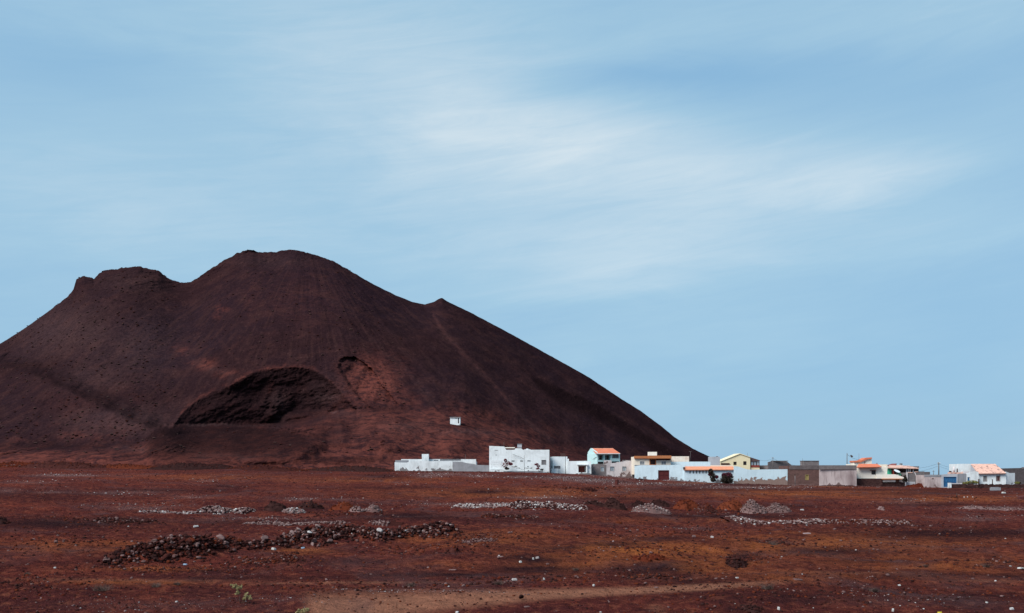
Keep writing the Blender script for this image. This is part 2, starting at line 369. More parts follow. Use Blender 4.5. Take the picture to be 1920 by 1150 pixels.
c = b.mix(b.math('MULTIPLY', sp3, 0.7), c, (0.34, 0.24, 0.22, 1))
b.color(c)
hgt = b.math('ADD', b.math('MULTIPLY', n3, 1.6), b.math('MULTIPLY', n4, 0.5))
b.bump(hgt, 1.0, 0.35); M['soil'] = b.m

# hill
b = MatB('volcanic_hill_cinder', 1.0, 0.0)
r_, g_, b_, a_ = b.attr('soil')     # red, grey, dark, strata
u_, v_, _w, _x = b.attr('fall')     # angle round the peak and way down the fall line
P = b.tc.outputs['Object']
cb = b.n('ShaderNodeCombineXYZ'); b.t.links.new(u_, cb.inputs[0]); b.t.links.new(v_, cb.inputs[1])
st = b.noise(34, 5, b.mapping((1, 0.055, 1), vec=cb.outputs[0]), 0.25, 0.65)
st2 = b.noise(90, 4, b.mapping((1, 0.10, 1), vec=cb.outputs[0]), 0.4, 0.7)
n1 = b.noise(0.013, 6, P, 0.6); n2 = b.noise(0.10, 7, P, 0.5, 0.65); n3 = b.noise(0.7, 6, P, 0.2, 0.75)
c = b.mix(b.rng(n1, 0.35, 0.65), (0.0198, 0.0086, 0.0102, 1), (0.0162, 0.0088, 0.0130, 1))
c = b.mix(b.rng(st, 0.50, 0.66, 0, .55), c, (0.040, 0.0180, 0.0175, 1))
c = b.mix(b.rng(st2, 0.52, 0.68, 0, .50), c, (0.015, 0.0065, 0.0075, 1))
c = b.mix(b.rng(n2, 0.50, 0.68, 0, .6), c, (0.043, 0.0175, 0.0168, 1))
c = b.mix(b.rng(n2, 0.46, 0.32, 0, .5), c, (0.014, 0.0065, 0.0075, 1))
n6 = b.noise(1.9, 4, P, 0.0, 0.8); n7 = b.noise(0.22, 6, b.mapping((1, 1, 2.2), loc=(9, 4, 2)), 0.8, 0.7)
c = b.mix(b.math('MULTIPLY', b.math('MULTIPLY', r_, b.rng(n7, 0.40, 0.58, 0.15, 1.25)), b.rng(n3, 0.35, 0.6, 0.6, 1.1), clamp=True), c, (0.122, 0.036, 0.028, 1))
c = b.mix(b.math('MULTIPLY', g_, b.rng(n3, 0.35, 0.62, 0.2, 1.0), clamp=True), c, (0.105, 0.060, 0.060, 1))
lay = b.noise(1.0, 5, b.mapping((0.02, 0.02, 0.9)), 0.3)
c = b.mix(b.math('MULTIPLY', a_, b.rng(lay, 0.5, 0.7, 0, .7), clamp=True), c, (0.030, 0.0150, 0.0150, 1))
c = b.mix(b.rng(n3, 0.52, 0.76, 0, .45), c, (0.062, 0.028, 0.027, 1))
c = b.mix(b.rng(n3, 0.47, 0.28, 0, .5), c, (0.0085, 0.0045, 0.0050, 1))
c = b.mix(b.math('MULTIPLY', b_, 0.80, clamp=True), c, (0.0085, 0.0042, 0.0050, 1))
dots = b.vor(0.55, P); c = b.mix(b.math('MULTIPLY', b.math('LESS_THAN', dots, b.rng(n2, .42, .75, 0.05, 0.26)), 0.30), c, (0.10, 0.055, 0.052, 1))
c = b.mix(b.rng(n6, 0.54, 0.70, 0, .55), c, (0.060, 0.029, 0.028, 1)); c = b.mix(b.rng(n6, 0.46, 0.32, 0, .6), c, (0.009, 0.005, 0.0055, 1))
b.color(c); b.bump(b.math('ADD', b.math('MULTIPLY', n3, 1.5), b.math('ADD', n2, st)), 0.5, 0.7); M['hill'] = b.m

# ------------------------------------------------------------------ ground mesh
cols = np.concatenate([np.linspace(-1500, -210, 44), np.arange(-200, 2121, 2.2), np.linspace(2130, 3400, 44)])
rows = np.concatenate([np.geomspace(4, 29, 22), np.geomspace(30, 250, 430), np.geomspace(256, 700, 50), np.geomspace(760, 9000, 22)])
dd, pp = np.meshgrid(rows, cols, indexing='ij'); xx = (pp - CX) / F * dd
zz = ground_z(xx, dd)
PY = HY - F * zz / dd
wx = pp + 26 * fbm(xx / 7, dd / 7, 4, 21) * 40 / np.maximum(dd, 30) + 14 * fbm(xx / 30, dd / 30, 3, 22)
wy = PY + 5 * fbm(xx / 9, dd / 6, 5, 23, .6) * np.clip(45 / np.maximum(dd, 30), 0.2, 1)
ORANGE = [(1200, 1035, 260, 26, .9), (1560, 1020, 300, 22, .85), (1330, 1060, 120, 20, .9), (1750, 1060, 260, 26, .55), (900, 1010, 200, 18, .5), (1060, 1060, 120, 18, .6), (1000, 925, 300, 12, .5), (1500, 925, 300, 10, .6),
          (170, 1025, 200, 14, .45), (560, 1035, 60, 6, .7), (700, 900, 200, 6, .4), (1800, 935, 200, 8, .55), (400, 895, 160, 6, .35), (270, 1066, 90, 5, .6), (1450, 1080, 220, 14, .5), (1280, 975, 160, 8, .35), (820, 1060, 110, 12, .3), (250, 1092, 150, 5, .5)]
DARK = [(1230, 1068, 90, 12, 1.0), (1000, 1050, 70, 8, .8), (1150, 1022, 70, 4, .7), (640, 948, 90, 4, .5), (560, 955, 120, 5, .5), (1200, 948, 120, 6, .6), (1400, 955, 110, 6, .5), (330, 920, 200, 3, .5), (700, 915, 160, 3, .5), (1560, 905, 160, 2.4, .6), (1750, 925, 160, 3, .5), (1180, 935, 160, 3, .5), (420, 1070, 120, 4, .5), (620, 1052, 120, 6, .4), (90, 1100, 90, 3, .5), (1620, 1052, 100, 4, .5), (1300, 1090, 120, 5, .5), (1900, 1080, 80, 5, .6), (1720, 1100, 60, 5, .5),(120, 982, 210, 9, .9), (500, 978, 260, 4, .55), (760, 968, 130, 7, .8), (1000, 975, 120, 5, .5), (1000, 1068, 130, 7, .8), (820, 1078, 200, 5, .9), (500, 1083, 260, 4, .55), (980, 1045, 60, 5, .7), (1060, 1028, 40, 4, .7), (1240, 1065, 70, 9, .95), (1250, 1010, 60, 4, .7),
        (1330, 968, 260, 4, .8), (1800, 1000, 210, 9, .9), (1560, 1034, 110, 5, .7), (1650, 985, 110, 4, .6), (1450, 950, 160, 5, .5), (1700, 1080, 200, 6, .45), (1500, 1120, 260, 20, .5), (1850, 1120, 150, 18, .4), (900, 922, 60, 4, .8), (1300, 918, 180, 4, .5),
        (60, 930, 160, 8, .45), (300, 1110, 300, 10, .25), (720, 893, 60, 4, .6), (200, 1140, 300, 14, .3), (430, 912, 60, 3, .5), (1400, 1046, 30, 9, .9), (1400, 1140, 60, 10, .6), (700, 975, 60, 4, .6), (1740, 947, 120, 3, .6), (180, 1052, 60, 10, .4), (60, 1062, 80, 8, .3), (1390, 910, 140, 4, .5)]
PALE = [(110, 892, 60, 2.6, .85), (60, 905, 60, 3, .5), (150, 892, 40, 1.6, .8), (90, 924, 40, 2, .7), (240, 924, 90, 3, .45), (10, 920, 30, 6, .5), (360, 932, 40, 3, .6), (390, 902, 25, 2, .6), (560, 937, 40, 3, .75), (260, 953, 80, 4, .55), (810, 893, 26, 3, .9), (830, 889, 60, 3.0, .7), (900, 893, 34, 3, .75), (980, 895, 34, 2.6, .7),
        (1060, 896, 60, 4, .95), (1110, 901, 70, 5, .95), (1180, 908, 70, 4, .6), (1260, 910, 80, 3, .5), (1380, 914, 70, 2.6, .8), (1010, 933, 80, 2.4, .8), (890, 945, 120, 3, .7), (1180, 918, 50, 3, .3), (640, 937, 30, 2, .5), (1880, 953, 70, 3, .8), (1700, 942, 60, 3, .4), (1830, 972, 80, 6, .4),
        (1780, 908, 30, 2, .5), (1460, 915, 60, 2, .5), (500, 972, 90, 3, .4), (900, 1003, 30, 2, .6), (860, 1110, 90, 4, .3), (720, 1108, 80, 3, .35), (300, 1135, 200, 12, .22), (540, 1125, 80, 6, .22), (750, 905, 22, 1.8, .5), (1300, 990, 60, 4, .2), (1690, 1130, 120, 12, .25)]
chan = np.zeros(dd.shape + (4,))
for e_ in ORANGE: chan[..., 0] = np.maximum(chan[..., 0], ell(wx, wy, e_))
for e_ in DARK: chan[..., 1] = np.maximum(chan[..., 1], ell(wx, wy, (e_[0], e_[1], e_[2], e_[3] * 1.35, min(1.0, e_[4] * 1.25))))
for e_ in PALE: chan[..., 2] = np.maximum(chan[..., 2], ell(wx, wy, e_))
trk = [(540, 1152, 34), (640, 1142, 30), (760, 1132, 23), (900, 1122, 15), (1050, 1114, 10), (1200, 1108, 7), (1350, 1100, 6), (1480, 1091, 4)]
tx = np.array([t[0] for t in trk]); ty = np.interp(wx, tx, [t[1] for t in trk]); th = np.interp(wx, tx, [t[2] for t in trk])
chan[..., 3] = sstep(1.5, 0.3, np.abs(PY - ty) / th) * sstep(550, 590, wx) * sstep(1560, 1300, wx) * 0.9
for (px, py, rx, ry, am) in [(640, 1093, 190, 2.2, .55), (250, 1088, 240, 2.5, .3), (1850, 1090, 90, 2.4, .4), (1600, 1074, 160, 2, .25), (1560, 912, 110, 1.2, .5), (1300, 906, 90, 1.2, .4), (1240, 1140, 20, 8, .35)]:
    chan[..., 3] = np.maximum(chan[..., 3], ell(wx, wy, (px, py, rx, ry, am)))
rut = np.abs(wy - base_y(wx) - 7.5 - 2.0 * np.sin(wx / 170)); chan[..., 1] = np.maximum(chan[..., 1], .55 * sstep(3.4, 1.2, rut) * sstep(900, 1000, wx))
chan[..., 1] = np.maximum(chan[..., 1], .30 * sstep(170, 235, dd) * sstep(900, 600, pp))
# far margins of the sheet: one coarse column each side and a row behind the camera
nr, nc = dd.shape
V = np.stack([xx, dd, zz], -1)
def pad_cols(V):
    L = V[:, :1].copy(); L[..., 0] = -12000; Rr = V[:, -1:].copy(); Rr[..., 0] = 12000
    return np.concatenate([L, V, Rr], 1)
V = pad_cols(V); back = V[:1].copy(); back[..., 1] = -3000; back[..., 2] = -5; back[..., 0] = np.linspace(-12000, 12000, V.shape[1])
V = np.concatenate([back, V], 0)
chan = np.concatenate([chan[:, :1], chan, chan[:, -1:]], 1); chan = np.concatenate([chan[:1], chan], 0)
ground = link('ground', mesh_np('ground', V.reshape(-1, 3), grid_faces(*V.shape[:2]), {'soil': chan.reshape(-1, 4)}), M['soil'])
tag(ground, 'red brown volcanic plain running up to the village', kind='structure')

# ------------------------------------------------------------------ volcano
SIL = np.array([(-900, 905), (-600, 880), (-400, 835), (-150, 725), (0, 645), (40, 620), (90, 585), (128, 555), (138, 541), (143, 525), (153, 518), (165, 520), (176, 523), (186, 512), (196, 507), (212, 505), (240, 501), (258, 499), (280, 504), (296, 507), (310, 518), (325, 527), (345, 530), (358, 529), (370, 522), (390, 508), (420, 488),
                (445, 475), (466, 468), (474, 468), (482, 472), (500, 474), (520, 472), (540, 468), (556, 469), (580, 475), (604, 482), (625, 490), (660, 510), (700, 533), (740, 553), (775, 567), (797, 571), (814, 566), (824, 560), (829, 559), (838, 565), (880, 585), (950, 622), (1010, 655), (1100, 705), (1160, 745), (1200, 770),
                (1240, 799), (1265, 820), (1300, 842), (1330, 856), (1365, 872), (1400, 886), (1450, 900)], float)
HB = np.array([(-900, 890), (-400, 850), (0, 838), (200, 835), (330, 815), (560, 790), (640, 768), (740, 765), (870, 772), (930, 792), (1060, 846), (1130, 866), (1330, 870), (1450, 895)], float)
hc = np.concatenate([np.linspace(-900, -110, 60), np.arange(-100, 1451, 1.9)])
NT, NB = 430, 60
t = np.linspace(0, 1, NT)[:, None]; px = hc[None, :]
ys = np.interp(px, SIL[:, 0], SIL[:, 1])
rocky = sstep(60, 140, px) * sstep(760, 560, px)
ys0 = ys; ysn = (fbm(px / 9, px * 0 + 3.3, 4, 41, 0.6) * (0.5 + 1.9 * rocky))
yb = np.minimum(np.interp(px, HB[:, 0], HB[:, 1]) + 3 * fbm(px / 60, px * 0 + 1.2, 3, 43), 900); yb = np.maximum(yb, ys + 2)
kx = np.interp(np.arange(-900, 1451, 1.0), SIL[:, 0], SIL[:, 1]); kk = np.exp(-np.linspace(-3, 3, 361) ** 2 / 2); kk /= kk.sum()
sm = np.convolve(np.pad(kx, 180, mode='edge'), kk, 'valid'); ysm = np.interp(px, np.arange(-900, 1451, 1.0), sm)
k2 = np.exp(-np.linspace(-3, 3, 121) ** 2 / 2); k2 /= k2.sum(); ysm2 = np.interp(px, np.arange(-900, 1451, 1.0), np.convolve(np.pad(kx, 60, mode='edge'), k2, 'valid'))
Dr = 520 + 0 * px
hw = np.where(px > 480, 885, 1400)
Db = Dr - (Dr - 372) * np.sqrt(np.clip(1 - ((px - 480) / hw) ** 2, 0.015, 1))
Df = np.maximum(Db - 75, 290); yf = base_y(px) + 3
Zr, Zb, Zf = (HY - ys - ysn * sstep(0.93, 1.0, t)) / F * Dr, (HY - yb) / F * Db, (HY - yf) / F * Df
ta = 0.24
s1 = np.clip(t / ta, 0, 1); s2 = np.clip((t - ta) / (1 - ta), 0, 1)
D = np.where(t < ta, Df + (Db - Df) * s1, Db + (Dr - Db) * s2)
Zs = (HY - ysm) / F * Dr; Zs2 = (HY - ysm2) / F * Dr; Z = np.where(t < ta, Zf + (Zb - Zf) * s1, Zb + (Zs - Zb) * s2 + (Zs2 - Zs) * sstep(0.30, 1.0, s2) + (Zr - Zs2) * sstep(0.80, 1.0, s2))
PYh = HY - F * Z / D; PXh = px + 0 * t
X = (PXh - CX) / F * D
dl = np.zeros_like(D)
dl += -16 * np.exp(-((PXh - 620) / 260) ** 2) * np.sin(np.pi * s2) ** 0.8
dl += 20 * np.exp(-((PXh - 330 - (PYh - 530) * 0.10) / 75) ** 2) * s2 * (1 - s2 ** 3)
dl += -10 * np.exp(-((PXh - 210) / 110) ** 2) * s2 * (1 - s2 ** 3)
dl += 9 * np.exp(-((PXh - 792 - (PYh - 570) * 0.9) / 60) ** 2) * sstep(0.05, 0.4, s2) * (1 - s2 ** 4)
# spur on the lower left
ln = np.interp(PXh, [-200, 0, 60, 150, 250, 330, 420], [640, 674, 690, 730, 778, 812, 850])
spur = sstep(-22, 16, PYh + 5 * fbm(X / 12, Z / 8, 3, 51) - ln) * sstep(420, 300, PXh)
dl += -34 * spur * sstep(0.0, 0.25, t)
def sline(pts):
    return np.interp(PXh, [p[0] for p in pts], [p[1] for p in pts])
# the large quarry: rim and floor
jag = 4.0 * fbm(PXh / 7, PXh * 0 + 8.1, 3, 61, .6)
rim = sline([(326, 796), (332, 788), (345, 768), (375, 745), (405, 731), (432, 722), (455, 708), (470, 699), (486, 693), (505, 690), (535, 688), (562, 687), (590, 692), (606, 702), (622, 715), (650, 745), (668, 768)]) + jag
flo = sline([(326, 796), (345, 797), (420, 796), (480, 795), (530, 791), (600, 778), (668, 768)])
inside = (PXh > 326) & (PXh < 668) & (PYh > rim)
jr = np.argmax((PYh <= rim), axis=0); drim = D[np.maximum(jr - 1, 0), np.arange(D.shape[1])]; drim = np.convolve(np.pad(drim, 12, mode='edge'), np.ones(25) / 25, 'valid')[None, :]
edge = sstep(0, 9, PYh - rim) * sstep(14, 0, PYh - flo) * (PXh > 326) * (PXh < 668)
cut = np.where(inside, np.clip(drim - D, 0, 60) * 0.70, 0) * sstep(0, 2.5, PYh - rim) * sstep(12, 0, PYh - flo)
strata = 1.1 * np.abs(fbm(X / 3, Z / 14, 4, 63)) * sstep(26, 4, PYh - rim) + 0.12 * perlin(X / 60, (Z - X * .30) / 1.1, 64) + 0.7 * fbm(X / 18, Z / 34, 3, 65) + .22 * fbm(X / 3, Z / 3, 3, 67)
cut = cut + np.where(inside, strata, 0) * edge
dl += np.where((PXh > 326) & (PXh < 668), cut, 0)
# knob of rock and inner bank of the quarry
dl += -5 * np.exp(-(((PXh - 515) / 26) ** 2 + ((PYh - 768) / 26) ** 2)) * (1 + .5 * fbm(X / 4, Z / 4, 3, 66))
dl += -8 * sstep(-5, 10, PYh - sline([(500, 800), (540, 776), (575, 771), (610, 775), (640, 790), (670, 812)])) * sstep(485, 590, PXh) * sstep(670, 640, PXh) * sstep(850, 795, PYh)
# flat topped spoil heap before it
top = sline([(262, 828), (285, 806), (310, 797), (340, 796), (440, 795), (520, 800), (580, 812), (620, 826)]) + 0.8 * jag
heap = sstep(-1.2, 2.0, PYh - top) * sstep(262, 290, PXh) * sstep(620, 560, PXh) * sstep(895, 836, PYh)
dl += -11 * heap
for (cx, cy, rx, ry, am) in [(60, 862, 60, 12, -6), (190, 858, 50, 12, -7), (330, 866, 70, 10, -6), (480, 862, 60, 10, -6), (640, 862, 44, 10, -5), (730, 838, 40, 16, -6), (560, 832, 50, 12, -5), (420, 850, 40, 10, -4), (1000, 850, 50, 12, -5), (690, 822, 60, 26, 10), (590, 826, 40, 20, -5), (620, 812, 16, 16, 5), (760, 795, 60, 18, -6), (850, 803, 34, 9, -5), (905, 815, 70, 14, -6), (850, 840, 26, 14, -7), (960, 832, 60, 10, -4), (540, 850, 50, 14, -4), (580, 848, 30, 12, -3),
                             (740, 778, 40, 8, -4), (800, 858, 60, 7, -4), (100, 850, 90, 8, -4)]:
    dl += (-abs(am) if am > 0 and cx == 690 else am) * np.exp(-(((PXh - cx) / rx) ** 2 + ((PYh - cy) / ry) ** 2))
# second scar to the right
r2 = 3 * fbm(PXh / 12, PXh * 0 + 2, 3, 74) + sline([(630, 712), (632, 690), (637, 675), (646, 669), (660, 668), (672, 672), (684, 680), (700, 694), (708, 706), (716, 722), (728, 734), (748, 760)]) + 0.5 * jag
l2 = 5 * fbm(PXh * 0, PYh / 9, 3, 72) + np.interp(PYh, [668, 690, 720, 745, 770], [634, 632, 650, 668, 700])
in2 = sstep(0, 3, PYh - r2) * sstep(0, 8, PXh - l2) * sstep(772, 750, PYh) * (PXh < 748)
dl += in2 * (3.2 + 1.5 * fbm(X / 4, Z / 9, 4, 71))
# gully on the right flank; gmask also paints its shade into the colour
gl = np.interp(PXh, [990, 1003, 1040, 1100, 1170, 1230, 1300], [700, 710, 728, 752, 792, 830, 866])
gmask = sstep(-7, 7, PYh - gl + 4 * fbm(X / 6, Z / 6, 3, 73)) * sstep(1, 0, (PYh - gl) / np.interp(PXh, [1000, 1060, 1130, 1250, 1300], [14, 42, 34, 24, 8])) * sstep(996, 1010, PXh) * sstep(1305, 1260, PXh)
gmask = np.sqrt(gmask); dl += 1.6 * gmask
# relief
ax, ay = 575.0, 430.0
ang = np.arctan2(PXh - ax, PYh - ay); rad = np.hypot(PXh - ax, PYh - ay) / 400
relief = 4.0 * fbm(X / 42, Z / 30, 3, 81) + 1.3 * fbm(X / 13, Z / 9, 4, 83) + 0.50 * fbm(X / 3.0, Z / 2.4, 4, 85, .6)
rib = 1.3 * fbm(ang * 11, rad * 1.6, 3, 87) + 0.35 * fbm(ang * 40, rad * 3.5, 3, 89)
fine = 0.34 * fbm(X / 1.6, Z / 1.1, 3, 97, .7)
rough_k = 1 + 0.9 * sstep(560, 500, PYh) + 0.95 * sstep(ta + .05, ta - .08, t)
rough_k = rough_k * (0.15 + 0.85 * sstep(0.02, 0.20, t))
dl += (relief * rough_k + fine + rib * sstep(0.05, 0.3, s2) * sstep(430, 760, PXh)) * sstep(0, 0.06, 1 - t * 0 + 0 * t)
dl *= np.where(t > 0.985, (1 - t) / 0.015, 1)
k = (D + dl) / D
Vf = np.stack([X * k, D * k, Z * k], -1)
# far side, falling away behind the ridge
q = np.linspace(0, 1, NB + 1)[1:, None]
Db2 = Dr + q * 260; Zr = Zr[-1:]; Zb2 = Zr - q * (Zr + 12) * (0.35 + 0.65 * q) + 1.5 * fbm((px - CX) / F * Db2 / 14, Db2 / 14, 3, 91) * q
Xb = (px - CX) / F * (Dr + (Db2 - Dr) * 0.25)
Vb = np.stack([Xb + 0 * q, Db2 + 0 * px, Zb2], -1)
ch = np.zeros(D.shape + (4,))
nz = fbm(X / 9, Z / 6, 4, 95); wxh = PXh + 16 * nz; wyh = PYh + 7 * fbm(X / 8, Z / 6, 4, 96)
for e_ in [(698, 718, 54, 46, 1.3), (680, 692, 34, 26, .7), (745, 752, 50, 18, .6), (760, 775, 70, 16, .6), (880, 782, 70, 16, .75), (950, 812, 90, 14, .65), (790, 800, 70, 24, .55), (600, 845, 50, 9, .8), (560, 843, 60, 7, .6), (850, 835, 40, 14, .8), (640, 850, 60, 6, .6), (60, 857, 110, 12, 1.0), (190, 856, 70, 8, .9), (0, 852, 40, 8, .8), (520, 848, 60, 7, .8), (590, 853, 50, 8, 1.0), (700, 790, 40, 10, .8), (960, 838, 60, 10, .7),
           (340, 655, 18, 10, .45), (385, 683, 26, 9, .65), (430, 700, 24, 7, .55), (508, 730, 7, 12, .7), (412, 578, 12, 8, .55), (408, 590, 8, 12, .35), (640, 745, 26, 12, .45), (1020, 845, 80, 12, .5), (1100, 862, 80, 8, .55), (720, 860, 100, 7, .5), (450, 862, 120, 6, .4),
           (695, 805, 30, 20, .25), (570, 815, 30, 6, .5), (250, 740, 14, 40, .1), (140, 760, 60, 40, .12), (560, 560, 120, 60, .12), (200, 800, 100, 25, .16), (660, 772, 14, 5, .8), (470, 560, 10, 60, .12)]:
    ch[..., 0] = np.maximum(ch[..., 0], ell(wxh, wyh, e_))
apr = sstep(0.04, -0.03, t - ta + .03 * nz) * sstep(600, 700, PXh) * sstep(1200, 1000, PXh)
ch[..., 0] = np.maximum(ch[..., 0], 0.7 * apr)
rl = np.exp(-((PYh - rim) / 4.0) ** 2) * (PXh > 335) * (PXh < 665) + 0.7 * np.exp(-((PYh - r2) / 2.5) ** 2) * (PXh > 632) * (PXh < 745)
ch[..., 0] = np.maximum(ch[..., 0], rl * 0.32 * np.clip(1 + 1.5 * nz, 0, 2))
# trails down the cone
for pts, wd, am in [([(812, 590), (830, 620), (870, 665), (920, 715), (965, 765), (1000, 800), (1040, 830)], 4.5, .6), ([(640, 560), (700, 640), (760, 700), (800, 745)], 3, .22), ([(600, 545), (660, 600), (720, 650)], 3, .18), ([(760, 690), (800, 735), (815, 750)], 3, .35),
                    ([(930, 650), (1000, 720), (1060, 770)], 4, .15), ([(330, 640), (350, 668), (390, 690), (440, 702)], 5, .35), ([(400, 590), (410, 640), (450, 680)], 5, .15), ([(80, 700), (150, 770), (230, 810)], 6, .18), ([(700, 600), (800, 700), (900, 780)], 5, .14), ([(860, 600), (960, 690), (1060, 770)], 8, .12)]:
    yy = np.interp(PXh, [p[0] for p in pts], [p[1] for p in pts])
    mm = np.exp(-((PYh + 3 * nz - yy) / wd / 1.4) ** 2) * (PXh > pts[0][0]) * (PXh < pts[-1][0]) * am
    ch[..., 0] = np.maximum(ch[..., 0], mm * .36); ch[..., 1] = np.maximum(ch[..., 1], mm * .26)
ft2 = 1.35 * sstep(0.16, 0.02, t + .07 * nz) * sstep(1150, 900, PXh)
ft = sstep(0.34, 0.0, t + .16 * nz) * sstep(1150, 900, PXh)
ch[..., 0] = np.maximum(ch[..., 0], 0.70 * ft); ch[..., 0] = np.maximum(ch[..., 0], ft2)
for e_ in [(600, 735, 50, 30, .25), (522, 762, 18, 30, .6), (610, 745, 26, 12, .55), (620, 770, 8, 3, .9), (385, 797, 60, 2.0, 1.0), (300, 800, 30, 2, .5), (480, 798, 40, 1.6, .5), (230, 790, 120, 30, .35), (120, 620, 120, 60, .35), (250, 650, 90, 70, .22), (640, 775, 40, 8, .2), (250, 530, 80, 20, .2), (760, 800, 60, 14, .25), (880, 812, 60, 8, .35), (430, 855, 90, 5, .3), (500, 490, 80, 14, .16), (300, 842, 100, 6, .25), (180, 700, 80, 50, .2)]:
    ch[..., 1] = np.maximum(ch[..., 1], ell(wxh, wyh, e_))
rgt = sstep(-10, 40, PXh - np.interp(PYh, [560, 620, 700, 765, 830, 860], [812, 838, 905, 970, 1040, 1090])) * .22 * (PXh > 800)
ch[..., 2] = np.maximum(np.maximum(np.clip(gmask * 1.5, 0, 1.15), rgt), 0.75 * edge * inside * sstep(640, 560, PXh + (760 - PYh) * -0.6) + 0.4 * edge * inside * sstep(22, 6, PYh - rim))  # dark scoria plus painted shade on the quarry's left wall and below rim
ch[..., 2] = np.maximum(ch[..., 2], heap * 0.85 * sstep(2, 7, PYh - top))  # heap face darkened by colour in place of slope shading
sl_l = np.exp(-((wyh - ln - 6) / 9) ** 2) * sstep(-100, 40, PXh) * sstep(400, 300, PXh) * .55
ch[..., 2] = np.maximum(ch[..., 2], sl_l)
for e_ in [(120, 835, 120, 8, .5), (420, 870, 160, 5, .8), (640, 838, 50, 7, .6), (860, 800, 60, 6, .5), (790, 850, 60, 10, .4), (1150, 850, 120, 10, .5), (590, 822, 70, 12, .5), (640, 862, 140, 6, .8), (450, 868, 90, 5, .5), (690, 830, 50, 18, .3), (720, 768, 60, 6, .5), (620, 868, 90, 4, .8), (960, 660, 120, 30, .16), (560, 806, 60, 4, .7), (40, 690, 120, 12, .4), (180, 740, 80, 12, .35)]:
    ch[..., 2] = np.maximum(ch[..., 2], ell(wxh, wyh, e_))
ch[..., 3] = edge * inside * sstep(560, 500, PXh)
fall = np.zeros(D.shape + (4,)); fall[..., 0] = ang; fall[..., 1] = rad * 3; fall[..., 3] = 1
chb = np.repeat(ch[-1:], NB, 0); fb = np.repeat(fall[-1:], NB, 0)
Vh = np.concatenate([Vf, Vb], 0); ch = np.concatenate([ch, chb], 0); fall = np.concatenate([fall, fb], 0)
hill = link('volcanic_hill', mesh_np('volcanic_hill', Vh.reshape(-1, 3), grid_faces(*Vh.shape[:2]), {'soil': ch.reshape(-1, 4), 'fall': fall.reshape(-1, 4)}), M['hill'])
tag(hill, 'dark cinder cone with a quarry cut into its foot', kind='structure')
def hpoint(px_, py_):
    j = int(np.argmin(np.abs(hc - px_))); col = Vf[:, j]; yy = HY - F * col[:, 2] / col[:, 1]
    i = int(np.argmin(np.abs(yy - py_))); return col[i]

# ------------------------------------------------------------------ building kit
def W(px, py, d): return np.array([(px - CX) / F * d, d, (HY - py) / F * d])
def Xp(px, d): return (px - CX) / F * d
def Zp(py, d): return (HY - py) / F * d
class MB:
    def __init__(s): s.v = []; s.f = []; s.mi = []
    def add(s, vs, fs, mi=0):
        o = len(s.v); s.v += [tuple(map(float, p)) for p in vs]; s.f += [tuple(i + o for i in f) for f in fs]; s.mi += [mi] * len(fs)
    def box(s, x0, y0, z0, x1, y1, z1, mi=0):
        s.add([(x0, y0, z0), (x1, y0, z0), (x1, y1, z0), (x0, y1, z0), (x0, y0, z1), (x1, y0, z1), (x1, y1, z1), (x0, y1, z1)],
              [(0, 3, 2, 1), (4, 5, 6, 7), (0, 1, 5, 4), (1, 2, 6, 5), (2, 3, 7, 6), (3, 0, 4, 7)], mi)
    def prism(s, poly, y0, y1, mi=0):
        """poly: (x, z) outline, extruded in y"""
        n = len(poly); vs = [(x, y0, z) for x, z in poly] + [(x, y1, z) for x, z in poly]
        s.add(vs, [tuple(range(n)), tuple(range(2 * n - 1, n - 1, -1))] + [(i, i + n, (i + 1) % n + n, (i + 1) % n) for i in range(n)], mi)
    def slab(s, q, th, mi=0):
        """four corners of the upper face, thickness downward"""
        q = [np.array(p, float) for p in q]; n = np.cross(q[1] - q[0], q[3] - q[0]); n /= np.linalg.norm(n)
        if n[2] < 0: n = -n
        lo_ = [p - n * th for p in q]
        s.add(q + lo_, [(0, 1, 2, 3), (7, 6, 5, 4), (0, 4, 5, 1), (1, 5, 6, 2), (2, 6, 7, 3), (3, 7, 4, 0)], mi)
    def tube(s, pts, r0, r1=None, n=8, mi=0, cap=True):
        r1 = r0 if r1 is None else r1; pts = [mathutils.Vector(p) for p in pts]; L = len(pts); base = len(s.v); vs = []; fs = []
        for i, p in enumerate(pts):
            tdir = (pts[min(i + 1, L - 1)] - pts[max(i - 1, 0)]).normalized()
            a = tdir.orthogonal().normalized(); bb = tdir.cross(a); r = r0 + (r1 - r0) * i / max(1, L - 1)
            for k_ in range(n):
                an = 2 * math.pi * k_ / n; vs.append(p + (a * math.cos(an) + bb * math.sin(an)) * r)
        for i in range(L - 1):
            for k_ in range(n): fs.append((i * n + k_, i * n + (k_ + 1) % n, (i + 1) * n + (k_ + 1) % n, (i + 1) * n + k_))
        if cap: fs.append(tuple(range(n - 1, -1, -1))); fs.append(tuple(range((L - 1) * n, L * n)))
        s.add(vs, fs, mi)
    def rock(s, c, r, rnd, sq=(1, 1, .7), mi=0):
        s.add(*ico(c, r, rnd, sq), mi)
    def mesh(s, name, smooth=False, off=(0, 0, 0)):
        me = bpy.data.meshes.new(name); me.from_pydata([(v[0] - off[0], v[1] - off[1], v[2] - off[2]) for v in s.v], [], s.f)
        me.polygons.foreach_set('material_index', s.mi); me.update()
        import bmesh
        bm = bmesh.new(); bm.from_mesh(me); bmesh.ops.recalc_face_normals(bm, faces=bm.faces); bm.to_mesh(me); bm.free()
        if smooth: me.polygons.foreach_set('use_smooth', [True] * len(me.polygons))
        return me
PHI = (1 + 5 ** .5) / 2
IV = np.array([(-1, PHI, 0), (1, PHI, 0), (-1, -PHI, 0), (1, -PHI, 0), (0, -1, PHI), (0, 1, PHI), (0, -1, -PHI), (0, 1, -PHI), (PHI, 0, -1), (PHI, 0, 1), (-PHI, 0, -1), (-PHI, 0, 1)]) / math.hypot(1, PHI)
